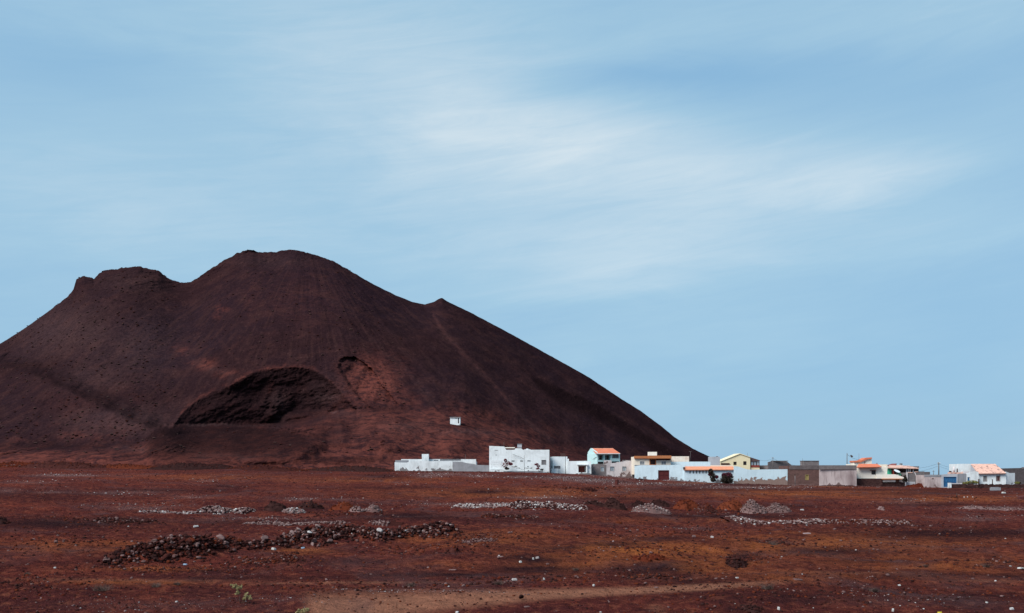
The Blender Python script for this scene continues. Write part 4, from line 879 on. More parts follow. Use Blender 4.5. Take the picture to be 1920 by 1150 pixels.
# terrace house with red and green
d0 = 252
t1 = T('terrace_house', 'house with a wide pinkish terrace roof on red posts over a bright green wall', 'house', 1690, d0, z=Zp(900, d0))
t1.boxp('green_wall', 'green', 1663.6, 877, 1671.4, 889.6, d0 + .6, .3); t1.boxp('back_wall', 'brownpane', 1671, 876, 1722.6, 897, d0 + 5, .3, base=True)
mb = MB(); mb.slab([W(1662.6, 876.8, d0 - .5), W(1722.8, 878.0, d0 - .5), W(1704, 873.4, d0 + 5), W(1668, 872.4, d0 + 5)], .2); t1.part('roof', mb, M['tile_pale'])
t1.boxp('roof_beam', 'wood', 1671, 877.6, 1723, 878.6, d0 - .1, .2)
for x in (1674.4, 1675.6): t1.boxp('post', 'redpost', x, 878.6, x + .9, 890, d0 - .1, .15)
for x in (1699.4, 1703, 1706, 1711.6): t1.boxp('post', 'lightgrey', x, 878.6, x + 1.5, 890, d0 + .2, .25)
t1.boxp('upper_wall', 'frame_white', 1679, 871.6, 1693, 875.6, d0 + 7, .3); mb = MB(); mb.slab([W(1662, 873, d0 + 5.5), W(1678, 872.6, d0 + 5.5), W(1681.6, 869.4, d0 + 8), W(1672, 869.6, d0 + 8)], .2); t1.part('upper_roof', mb, M['reddoor'])
t1.boxp('chimney', 'metal', 1688.4, 869.0, 1692.2, 872.2, d0 + 7, .6)
t1.boxp('side_roof', 'metal', 1700, 874.4, 1723.4, 877.2, d0 + 3, 3)
mb = MB(); c = W(1682, 883.4, d0 - 1.2); mb.tube([c, c + np.array([-.06, .12, -.22])], .80, .2, 18)
o = t1.part('satellite_dish', mb, M['dish'])
t1.tubep('dish_stand', 'metal', [c + np.array([0, .2, 0]), W(1681, 890.5, d0 - 1)], .05)
t1.boxp('green_canopy', 'green', 1687, 888.6, 1698, 892.4, d0 - .3, 1.5); t1.boxp('low_wall', 'creamwhite', 1671, 889.6, 1686, 892, d0 - .4, .3)

# grey block house
d0 = 248
t1 = T('grey_block_house', 'unfinished grey block house with a slanting pale stair beam', 'building', 1715, d0)
t1.body((1700.4, d0), (1733.4, d0), 885.6, 'greyblock', (), 5, tops=[(1700, 886.6), (1710, 886.4), (1711, 885), (1733, 884)]); t1.boxp('wall_cap', 'tile_pale', 1702, 885.6, 1711, 887.2, d0 - .1, .4); t1.boxp('wall_cap', 'tile_pale', 1716, 884.4, 1722, 885.6, d0 - .1, .4)
t1.boxp('pillar', 'ruin', 1699.6, 885.8, 1702.2, 905, d0 - .25, .3, base=True)
mb = MB(); mb.slab([W(1713.8, 885.4, d0 - .3), W(1715.2, 885.4, d0 - .3), W(1719.8, 895.4, d0 - .3), W(1718.2, 895.6, d0 - .3)], .1); t1.part('stair_beam', mb, M['ruin'])
t1.body((1720, d0 + 3), (1743.8, d0 + 3), 885, 'darkblock', (), 4, None, 'rear_wall'); t1.boxp('step', 'lightgrey', 1699, 903.6, 1716, 908, d0 - 1.2, 1, base=True)

# pink grey wall, blue gate house
d0 = 238
t1 = T('blue_gate_house', 'weathered whitish building with a wide blue gate and a small blue door', 'house', 1780, d0)
H = [(1769.2, 894.2, 1793.2, 913)]
_, fr = t1.body((1733.2, d0), (1764.8, d0), 891, 'pinkgrey', (), 5, name='wall', tops=[(1733, 891.0), (1745, 890.2), (1764, 890.4)], label='pale pink grey wall'); t1.boxp('coping', 'grey', 1733, 890.3, 1765, 894, d0 - .06, .055); 
t1.boxp('vent', 'brownpane', 1747.2, 897.2, 1751, 898.6, d0 - .05, .045)
_, fr = t1.body((1764.85, d0 - .05), (1795.6, d0 - .05), 889.6, 'lightgrey', H, 5, name='wall', tops=[(1764, 890.4), (1780, 888.6), (1796, 889)], label='grey gate wall')
t1.pane(fr, 0, H[0], 'blue', 'blue', 'gate', 'gate_leaf', bars=5, fw=.08, hb=1)
H = [(1813.4, 894.4, 1818.8, 903)]
_, fr = t1.body((1795.7, d0 + .1), (1812.4, d0 + .1), 890, 'grey', (), 5, name='wall', tops=[(1795, 889.4), (1804, 888.0), (1812, 889)], label='bare grey cement wall', jag=.1)
_, fr = t1.body((1812.45, d0 + .05), (1835, d0 + .05), 885, 'white2', H, 5, name='wall', tops=[(1812, 888.4), (1818, 886), (1824, 884.4), (1832, 884.0), (1835, 886)], label='weathered white wall')
t1.pane(fr, 0, H[0], 'blue', 'frame_white', 'door', 'panel', bars=0)
t1.boxp('tile_strip', 'tile_pale', 1782, 885.8, 1806, 889.4, d0 + 2.5, 1.5); t1.boxp('tile_strip', 'ruin', 1806, 884.2, 1818, 889, d0 + 2.5, 1.2)
mb = MB(); c0 = W(1788.8, 886, d0 + 3); c1 = W(1788.8, 875.8, d0 + 3); mb.tube([c0, c1], .30, .28, 12); t1.part('chimney', mb, M['ruin'], smooth=True)
mb = MB(); mb.tube([c1 + np.array([0, 0, 0.004]), c1 + np.array([0, 0, .22])], .20, .08, 12); t1.part('chimney_cap', mb, M['ruin'])
mb = MB(); mb.tube([W(1794.8, 885.6, d0 + 3), W(1794.8, 878.8, d0 + 3)], .18, .17, 12); t1.part('vent_pipe', mb, M['darkblock'], smooth=True)
t1.boxp('roof_tank', 'brownpane', 1781, 883.2, 1784.4, 886.6, d0 + 3, .5)
t1 = T('back_house', 'square weathered white block rising behind the faded tile roof', 'building', 1810, 247)
t1.body((1796.4, 247), (1840, 247), 870, 'white2', (), 5, jag=.05)

# white cottage with faded tiles
d0 = 240
t1 = T('cottage', 'white cottage with a faded salmon tile roof, missing tiles near the ridge, and two windows', 'house', 1868, d0)
H = [(1843.2, 892.2, 1851.0, 903.2), (1867.2, 891.8, 1875.6, 902.8)]
_, fr = t1.body((1834.0, d0 - .3), (1886.4, d0 - .3), 888, 'white', H, 7, None)
t1.pane(fr, 0, H[0], 'greypane', 'frame_grey', fw=.14); t1.pane(fr, 0, H[1], 'maroon', 'frame_grey', fw=.14)
mb = MB(); mb.slab([W(1834.8, 888.2, d0 - .9), W(1886.6, 887.4, d0 - .9), W(1866.0, 870.0, d0 + 4), W(1820.6, 870.2, d0 + 4)], .18); t1.part('roof', mb, M['tile_pale'])
mb = MB()
mb.slab([W(1820.6, 870.2, d0 + 4.2), W(1866.0, 870.0, d0 + 4.2), W(1884, 886, d0 + 9), W(1836, 886, d0 + 9)], .18); t1.part('roof', mb, M['tile_pale'])
mb = MB(); mb.prism([(Xp(x, d0 + 1), Zp(y, d0 + 1)) for x, y in [(1822, 871.6), (1835, 888), (1835, 905), (1822, 905)]], d0 + 1.4, d0 + 1.7); t1.part('gable_wall', mb, M['lightgrey'])
t1.boxp('eave_board', 'brownpane', 1836, 888.2, 1886.8, 889.0, d0 - .8, .15)
t1.body((1886.45, d0), (1903.0, d0 + 1), 888, 'white2', (), 6, None, 'side_wing', tops=[(1886, 884.6), (1890, 886), (1894, 887.6), (1903, 887)])
# dark stone house at the edge
t1 = T('dark_stone_house', 'dark grey brown block building at the right edge behind the cottage', 'building', 1900, 256)
t1.body((1876, 256), (1990, 262), 878.4, 'darkblock', (), 10, tops=[(1876, 878.6), (1916, 877.6), (1917, 876.4), (1990, 876)]); t1.boxp('parapet', 'greyblock', 1917, 876.2, 1990, 879, 255.6, .4)

# low lava stone walls before the cottage
t1 = T('stone_garden_wall', 'low dark lava stone wall with pale top before the cottage', 'wall', 1860, 234)
t1.body((1786, 233), (1930, 233), 910, 'lava', (), 0, None, 'wall', jag=.25, seed=12, th=.5, tops=[(1786, 908), (1800, 907.6), (1840, 908.4), (1930, 909)])
t1.boxp('pale_coping', 'ruin', 1784, 906.2, 1804, 908, 232.9, .4)
t1.boxp('end_pier', 'white2', 1779, 905.6, 1784, 914.6, 232.8, .6, base=True)
for (px, pt_, pb_, wv_, lab) in [(1835.2, 899.2, 914, .17, 'dark wooden post left of the cottage front, by the shrub'), (1860.8, 899.6, 913, .12, 'dark wooden post between the two cottage windows')]:
    t1 = T('wooden_post', lab, 'post', px, 232, 'dark posts before the cottage'); t1.tubep('shaft', 'wood', [W(px, pb_, 232), W(px, pt_, 232)], wv_, wv_ * .9)
    t1.boxp('cap', 'wood', px - .9, pt_ - .5, px + .9, pt_, 231.9, .25)
t1 = T('concrete_block', 'grey concrete block lying on the road edge before the cottage', 'block', 1868, 212)
mb = MB(); a_ = Xp(1860.5, 212); b2 = Xp(1876.5, 212); zg = Zp(922.5, 212)
mb.box(a_, 212, zg - .3, b2, 213.1, Zp(914.4, 212)); t1.part('block', mb, M['grey']); mb = MB(); mb.box(a_ + .2, 212.2, Zp(914.4, 212) + .002, b2 - .3, 212.9, Zp(914.1, 212) + .03); t1.part('top_slab', mb, M['grey'])

# ------------------------------------------------------------------ poles and wires
def utility_pole(px, d, ptop, pbase, label, lamp=0, arms=1, r=.13, cat='utility pole', grp='utility poles of the village'):
    t_ = T('utility_pole', label, cat, px, d, grp)
    t_.tubep('pole', 'pole', [W(px, pbase, d), W(px, ptop, d)], r, r * .75)
    for i in range(arms):
        t_.boxp('crossarm', 'wood', px - 2.6, ptop + 1.2 + 2 * i, px + 2.6, ptop + 1.7 + 2 * i, d - .09, .12)
        for k_ in (-2.2, 2.2): t_.boxp('insulator', 'frame_white', px + k_ - .4, ptop + .2 + 2 * i, px + k_ + .4, ptop + 1.15 + 2 * i, d - .08, .08)
    if lamp: t_.boxp('lamp_head', 'dish', px + .6, ptop + 1, px + 3, ptop + 2, d - .2, .3)
    return t_
utility_pole(1060.3, 238, 856, 893, 'thin grey pole before the porch house', 0, 0, .07)
utility_pole(983.0, 244.5, 854, 886, 'thin pole standing against the front of the tall white house', 0, 0, .05)
utility_pole(1449.2, 258, 857.6, 885, 'utility pole before the unfinished round cornered building', 0, 1, .10)
utility_pole(1588.2, 247, 850, 880, 'tall grey pole above the right end of the brown building', 0, 0, .11)
utility_pole(1760.2, 262, 867, 896, 'tallest utility pole, left of the chimney, over the blue gate', 1, 2, .16)
utility_pole(1750.4, 420, 882.4, 896, 'small distant pole in the gap right of the grey block house', 0, 1, .14)
def wire(label, pts, sag=.8, r=.022):
    mb = MB()
    for (A, B) in zip(pts[:-1], pts[1:]):
        A = np.array(A); B = np.array(B); L = []
        for i in range(15):
            u = i / 14; p = A * (1 - u) + B * u; p[2] -= sag * 4 * u * (1 - u); L.append(p)
        mb.tube(L, r, None, 5)
    me = mb.mesh('power_cable', True, pts[0]); o = link('power_cable', me, M['wire'], loc=pts[0]); tag(o, label, 'cable', 'power cables')
wire('upper pair cable running left from the tallest pole', [W(1700, 878, 268), W(1758, 869.5, 262)], .5)
wire('lower cable running left from the tallest pole', [W(1700, 884.5, 268), W(1758, 874.5, 262)], .5)
wire('upper cable running right from the tallest pole', [W(1762.4, 871.2, 262), W(1796, 876.4, 256)], .3)
wire('lower cable running right from the tallest pole', [W(1762.4, 874.6, 262), W(1794, 881, 256)], .3)
wire('cable from the yellow house to the pole on its right', [W(1425, 863, 262), W(1447, 861, 258)], .3)
wire('slack cable right of the pole behind the long wall', [W(1451, 861, 258), W(1507, 873.5, 262)], .5)
wire('cable drooping from the tall pole to the villa roof', [W(1588.4, 852, 247), W(1612, 862, 244)], .35, .03)
t1 = T('street_lamp', 'small dark lamp hanging on the cable right of the tall pole', 'lamp', 1596.6, 246, z=Zp(855, 246))
mb = MB(); mb.tube([W(1595.0, 854, 246), W(1598.2, 857, 246)], .16, .26, 10); t1.part('lamp_head', mb, M['wood']); mb = MB(); mb.tube([W(1594.4, 853.4, 246), W(1594.95, 853.95, 246)], .05, .05, 8); t1.part('bracket', mb, M['metal'])

# ------------------------------------------------------------------ plants
def leaf_mat(name, a, c2):
    b = MatB(name, 0.75, 0.2); gi = b.n('ShaderNodeNewGeometry'); c = b.mix(gi.outputs['Random Per Island'], (*a, 1), (*c2, 1)); b.color(c); return b.m
M['leaf_dark'] = leaf_mat('dark_foliage', (0.022, 0.018, 0.014), (0.045, 0.032, 0.024)); M['leaf_plum'] = leaf_mat('plum_blossom_foliage', (0.045, 0.010, 0.02), (0.13, 0.016, 0.035))
M['leaf_green'] = leaf_mat('yellow_green_foliage', (0.11, 0.12, 0.03), (0.25, 0.21, 0.06)); M['leaf_pale'] = leaf_mat('pale_green_foliage', (0.25, 0.21, 0.10), (0.44, 0.36, 0.18)); M['leaf_red'] = leaf_mat('crimson_blossom', (0.10, 0.010, 0.018), (0.19, 0.02, 0.035))
M['twig'] = flat('dry_twig', (0.09, 0.055, 0.045), 0.9)
def leaves(mb, c, rad, n, size, rnd, mi=0, shell=.35):
    for _ in range(n):
        v = np.array([rnd.gauss(0, 1) for _ in range(3)]); v /= np.linalg.norm(v); k_ = (shell + (1 - shell) * rnd.random()) ** .6
        p = np.array(c) + v * np.array(rad) * k_ * (0.8 + .35 * rnd.random()); a = np.array([rnd.gauss(0, 1) for _ in range(3)]); a /= np.linalg.norm(a)
        bb = np.cross(a, [rnd.gauss(0, 1) for _ in range(3)]); bb /= np.linalg.norm(bb) + 1e-9; s_ = size * (.6 + .8 * rnd.random())
        mb.add([p - a * s_, p + bb * s_ * .5, p + a * s_, p - bb * s_ * .5], [(0, 1, 2, 3)], mi)
def shrub(name, label, cat, px, py, d, clumps, mats, size, stems=3, group=None, n=260, seed=1, foliage='foliage'):
    """clumps: (px, py, half width px, half height px, material index)"""
    rnd = random.Random(seed); z = Zp(py, d); t_ = T(name, label, cat, px, d, group, z=z)
    per = {}
    for (cx, cy, rx, ry, mi) in clumps:
        mb = per.setdefault(mi, MB()); k_ = d / F; leaves(mb, W(cx, cy, d), (rx * k_, (rx + ry) / 2 * k_ * .9, ry * k_), n, size, rnd)
    for mi, mb in per.items(): t_.part(foliage if mi == 0 else 'blossom', mb, M[mats[mi]])
    mb = MB()
    for i in range(stems):
        cx, cy, rx, ry, mi = clumps[i % len(clumps)]; A = W(px, py + 1, d); B = W(cx + rnd.uniform(-.3, .3) * rx, cy, d) + np.array([0, rnd.uniform(-.1, .1), 0])
        mid = (A + B) / 2 + np.array([rnd.uniform(-.1, .1), 0, 0]); mb.tube([A, mid, B], max(.012, size * .16), .008, 6)
    t_.part('stem', mb, M['twig'], smooth=True); return t_
shrub('bougainvillea', 'crimson climbing plant at the garage end of the tall white house', 'climbing plant', 949, 881, 245.2, [(947, 872, 7, 5, 0), (954, 869, 6, 4, 0), (948, 864, 3.4, 4, 0), (958, 870.5, 3.5, 2.4, 0), (949, 878, 3, 2.4, 1), (951, 879, 4, 2, 1)], ['leaf_red', 'leaf_dark'], .13, 4, n=170, seed=2)
shrub('bougainvillea', 'smaller crimson climbing plant under the right window of the tall white house', 'climbing plant', 1010, 883, 245.6, [(1006, 871, 4.4, 2.2, 0), (1009.5, 874.4, 3.4, 3, 0), (1008, 879, 4, 1.6, 0), (1016, 881, 3.2, 2, 1)], ['leaf_red', 'leaf_dark'], .12, 4, n=120, seed=3)
shrub('vine', 'thin bare dark vine trailing between the two crimson plants', 'vine', 980, 880, 245.4, [(963, 875.6, 5, 1.2, 0), (968, 874.6, 2.4, 2.2, 0), (972, 878, 4, .8, 0), (988, 877.8, 6, .9, 0), (996, 878, 3, .8, 0), (990, 875, 1.3, 1.3, 0)], ['leaf_dark'], .09, 5, n=40, seed=4)
shrub('tall_shrub', 'tall narrow leaning dark shrub against the tiled outbuilding', 'shrub', 1337.5, 903.6, 237, [(1332.6, 885, 4.8, 5, 0), (1336, 893, 6, 6.5, 0), (1337, 900, 5, 4, 0), (1343, 894.5, 4, 3, 1), (1333, 882.2, 3, 2.4, 0), (1331, 890, 3, 2, 1)], ['leaf_dark', 'leaf_plum'], .17, 5, n=420, seed=5)
shrub('round_shrub', 'round dark plum shrub at the right end of the tiled outbuilding', 'shrub', 1363, 907, 236, [(1363, 897, 12, 10, 0), (1360, 900, 10, 7.5, 0), (1366, 892, 7.5, 6.5, 1), (1358, 891.5, 5, 4.5, 1), (1364, 902, 11, 5, 0)], ['leaf_dark', 'leaf_plum'], .17, 6, n=620, seed=6)
shrub('yellow_shrub', 'low yellow green spreading shrub before the small blue door', 'shrub', 1818, 908.6, 234.5, [(1822, 903.8, 9, 3.4, 0), (1812, 906, 9, 2.2, 0), (1829, 905, 6, 3, 0), (1818, 906.4, 10, 2.4, 1)], ['leaf_green', 'leaf_dark'], .13, 5, n=260, seed=7)
shrub('yellow_shrub', 'small olive shrub at the right end of the cottage', 'shrub', 1907, 907.6, 235.5, [(1907, 905.4, 5.5, 2.4, 0), (1911, 906, 3, 1.6, 1)], ['leaf_green', 'leaf_dark'], .12, 3, n=200, seed=8)
shrub('garden_plant', 'green plant showing behind the villa terrace', 'plant', 1697, 905, 246, [(1696.5, 896, 3.6, 5, 0), (1694.6, 901, 3, 3, 0), (1699, 900.5, 2.4, 4, 0)], ['leaf_dark'], .16, 3, n=200, seed=9)
# the seedling bush in the foreground
x_, d_, z_ = gpoint(452, 1131)
def bush(px, py, d, clumps, label, seed, stems):
    rnd = random.Random(seed); t_ = T('desert_shrub', label, 'shrub', px, d, None, z=Zp(py, d))
    k_ = d / F
    for (cx, cy, rx, ry) in clumps:
        mb = MB()
        for j in range(9):
            leaves(mb, W(cx + rnd.uniform(-.8, .8) * rx, cy + rnd.uniform(-.8, .8) * ry, d) + np.array([0, rnd.uniform(-.06, .06), 0]), (rx * k_ * .42, rx * k_ * .42, ry * k_ * .45), 46, .024, rnd, 0, .1)
        t_.part('foliage', mb, M['leaf_pale'])
    for s_ in stems:
        mb = MB(); mb.tube([W(a, b_, d) + np.array([0, rnd.uniform(-.03, .03), 0]) for a, b_ in s_], .010, .004, 6); t_.part('stem', mb, M['twig'], smooth=True)
bush(450, 1132, d_, [(438.5, 1099.5, 6, 4.2), (449, 1102, 5.5, 6), (446, 1111, 5, 3.5), (463, 1116, 4.5, 5), (469, 1120, 4, 4), (458, 1122, 4, 3)], 'small pale green bush standing alone in the left foreground', 31,
     [[(450, 1134), (449, 1122), (445, 1110), (438, 1100)], [(450, 1134), (450, 1118), (449, 1102)], [(450, 1134), (455, 1127), (463, 1116)], [(450, 1134), (459, 1128), (469, 1120)], [(449, 1134), (444, 1126), (441, 1119)], [(451, 1134), (448, 1124), (452, 1114)]])
x_, d_, z_ = gpoint(568, 1154)
bush(567, 1158, d_, [(560, 1146, 4.5, 3.5), (569, 1145, 5, 3.6), (577, 1144, 3.4, 3.2), (566, 1150, 6, 3)], 'pale green bush cut by the bottom edge of the picture', 33, [[(567, 1160), (563, 1152), (560, 1146)], [(567, 1160), (568, 1152), (569, 1145)], [(567, 1160), (573, 1152), (577, 1144)]])

# ------------------------------------------------------------------ stones
rnd = random.Random(77)
def gz(x, d): return float(ground_z(np.array([x]), np.array([d]))[0])
def stone_mesh(name, seed, sq=(1, .85, .75)):
    """angular fragment: a subdivided icosahedron cut by flat planes"""
    r = random.Random(seed); import bmesh
    bm = bmesh.new(); bmesh.ops.create_icosphere(bm, subdivisions=2, radius=1)
    planes = []
    for _ in range(9):
        n_ = mathutils.Vector((r.gauss(0, 1), r.gauss(0, 1), r.gauss(0, 1))).normalized(); planes.append((n_, r.uniform(.45, .82)))
    for v in bm.verts:
        for n_, h_ in planes:
            q_ = v.co.dot(n_)
            if q_ > h_: v.co -= n_ * (q_ - h_)
        v.co += mathutils.Vector((r.gauss(0, .02), r.gauss(0, .02), r.gauss(0, .02)))
        v.co = mathutils.Vector((v.co.x * sq[0], v.co.y * sq[1], v.co.z * sq[2]))
    me = bpy.data.meshes.new(name); bm.to_mesh(me); bm.free(); return me
stone_me = {}
for key, mats_, ns in (('dark', 'rock_dark', 5), ('black', 'rock_black', 3), ('red', 'rock_red', 3), ('pale', 'rock_pale', 5), ('grey', 'rock_grey', 4), ('white', 'rock_white', 3)):
    stone_me[key] = []
    for i in range(ns):
        me = stone_mesh('stone', hash_ := (len(key) * 37 + i * 11 + ord(key[0]))); me.materials.append(M[mats_]); stone_me[key].append(me)
def put_stone(x, d, z, r, key, label, group, name='stone', cat='stone', sq=1.0):
    o = bpy.data.objects.new(name, rnd.choice(stone_me[key])); COL.objects.link(o); o.location = (x, d, z)
    o.rotation_euler = (rnd.uniform(-.7, .7), rnd.uniform(-.7, .7), rnd.uniform(0, 6.28)); o.scale = (r, r * rnd.uniform(.8, 1.1), r * rnd.uniform(.65, .95) * sq); tag(o, label, cat, group); return o
# the bank: the 285 largest stones one by one, the small filling as one object
bx = np.array([p[3] for p in bank_pts]); nb = 290; fill = MB()
for i in range(nb + 3600):
    big = i < nb
    q_ = rnd.random() * (len(bank_pts) - 1); k0 = int(q_); f_ = q_ - k0
    A, B = bank_pts[k0], bank_pts[k0 + 1]; x = A[0] + (B[0] - A[0]) * f_; d = A[1] + (B[1] - A[1]) * f_; h = A[2] + (B[2] - A[2]) * f_; ppx = A[3] + (B[3] - A[3]) * f_
    off = (rnd.gauss(-.15, .5) if big else rnd.gauss(-.05, .66)) * (1.0 if ppx < 480 else .68); off = max(-1.5, min(1.3, off)); d2 = d + off; x2 = x + rnd.gauss(0, .25)
    zg = gz(x2, d2); lift = h * .38 * max(0, 1 - (off / (1.1 if ppx < 480 else .8)) ** 2) * rnd.random()
    left = ppx < 500
    if big:
        r = (rnd.choice((.08, .11, .14, .18, .25)) * rnd.uniform(.8, 1.1) if left else rnd.choice((.07, .10, .13, .17, .22)) * rnd.uniform(.8, 1.1)) * (0.75 + .35 * h)
        pk = rnd.random(); key = ('pale' if pk < .08 else 'grey' if pk < .20 else 'red' if pk < .30 else 'black' if pk < .55 else 'dark') if left else ('pale' if pk < .26 else 'white' if pk < .36 else 'grey' if pk < .48 else 'red' if pk < .50 else 'black' if pk < .70 else 'dark')
        seg = ['low left tip', 'left shoulder', 'left side of crest', 'highest crest', 'low saddle', 'rise beyond saddle', 'middle right part', 'right part near end', 'right end'][int(np.searchsorted([245, 300, 355, 420, 500, 590, 680, 780], ppx))]
        szw = 'largest' if r > .215 else 'big' if r > .17 else 'medium' if r > .12 else 'small' if r > .085 else 'tiny'; face = 'at front foot' if off < -.45 else 'in front' if off < -.12 else 'on top' if off < .2 else 'at back'
        lab_ = f"{szw} {dict(pale='pale pinkish', white='whitish', grey='grey', red='reddish', black='blackish', dark='dark brown')[key]} stone {face}, {seg} of rubble bank"
        put_stone(x2, d2, zg + lift + r * .35, r, key, lab_, 'stones of the long rubble bank')
    else:
        r = rnd.uniform(.03, .14); pk = rnd.random()
        mi = (0 if pk < .40 else 1 if pk < .78 else 2 if pk < .88 else 3) if left else (0 if pk < .42 else 1 if pk < .74 else 2 if pk < .82 else 3)
        fill.rock((x2, d2, zg + lift * .8 + r * .4), r, rnd, (1, .85, .75), mi)
o = link('small_rubble', fill.mesh('small_rubble'), [M['rock_dark'], M['rock_black'], M['rock_red'], M['rock_grey']]); tag(o, 'small broken stones filling and fringing the long rubble bank in the left foreground', 'rubble', kind='stuff')

# heaps: each one lumpy mound with its stones
def heap_obj(label, px0, px1, py, hp, mats, nst, size, group, name='rubble_heap', wd=None, weights=None, seed=0, lump=.35):
    rr = random.Random(seed * 7 + 3); xc, dc, zc = gpoint((px0 + px1) / 2, py); hx = (px1 - px0) / 2 * dc / F; H_ = hp * dc / F * (.50 if 'strip' in name else .82); wd = wd or max(.8, min(2.4, H_ * 1.6, hx))
    if 'strip' in name and 925 < py < 1090: wd = hp * .30 * (dc / 100) ** 1.5 + .3
    dc += wd * .6
    strip = 'strip' in name
    if strip: nst = int(nst * 2.6); size *= .95
    nx_, ny_ = max(18, int(hx * 9)), 22; gx, gy = np.meshgrid(np.linspace(-1.15, 1.15, nx_), np.linspace(-1.25, 1.25, ny_))
    XX = xc + gx * hx; YY = dc + gy * wd + (.35 * wd * fbm(XX / 4.0, XX * 0 + seed, 3, 111) if strip else 0)
    nC = max(3, int(hx / 1.1)) if strip else max(3, int(hx / .7)); prof = np.zeros_like(gx)
    for c_i in range(nC):
        if strip: ca_, cb_, rr_, ch_ = -1 + 2 * (c_i + rr.random()) / nC, rr.uniform(-.3, .3), rr.uniform(1.0, 2.6) * 1.1 / nC, rr.uniform(.25, 1)
        else: ca_ = rr.uniform(-.55, .55); cb_ = rr.uniform(-.35, .3); rr_ = rr.uniform(.4, .6); ch_ = rr.uniform(.6, .95) * (1 - .3 * abs(ca_)); 
        if not strip and c_i == 0: ca_, rr_, ch_ = rr.uniform(-.25, .25), .85, 1
        q_ = np.sqrt(((gx - ca_) / rr_) ** 2 + ((gy - cb_) / .8) ** 2); kc_ = .8 if not ('cone' in name) else .2; prof = np.maximum(prof, ch_ * ((1 - kc_) * np.clip(1.03 - q_, 0, 1) + kc_ * np.clip(1 - q_ ** 2, 0, 1)))
    lum = 1 + lump * fbm(XX / .9, YY / .7 + seed, 3, 100 + seed)
    keep = np.clip(prof * 6, 0, 1)
    ZZ = ground_z(XX, YY) - .10 * (1 - keep) - .02 + H_ * prof * np.clip(lum, .5, 1.4) + .07 * keep * fbm(XX / .4, YY / .4, 3, 7, .65)
    mb = MB(); vs = np.stack([XX, YY, ZZ], -1).reshape(-1, 3); fs = [tuple(f) for f in grid_faces(ny_, nx_)]; mb.add(vs, fs, 0)
    for _ in range(nst):
        a, bq = rr.uniform(-1, 1), max(-1, min(1, rr.gauss(-.1, .45))); i = int((bq + 1.25) / 2.5 * (ny_ - 1)); j = int((a + 1.15) / 2.3 * (nx_ - 1))
        if prof[i, j] < .12 and rr.random() < (.45 if strip else .8): continue
        x, y = XX[i, j] + rr.uniform(-.08, .08), YY[i, j] + rr.uniform(-.08, .08); r = size * rr.uniform(.25, 1.0) ** 1.3; mi = rr.choices(range(1, len(mats)), weights)[0] if len(mats) > 1 else 0
        mb.rock((x, y, ZZ[i, j] + r * .25), r, rr, (1, .9, .75), mi)
    if HY - F * zc / dc > 1e9: return None
    o = link(name, mb.mesh(name, False, (xc, dc, zc)), [M[k] for k in mats], loc=(xc, dc, zc)); tag(o, label, 'rubble heap', group); return o
HG = 'heaps along the dumping line'
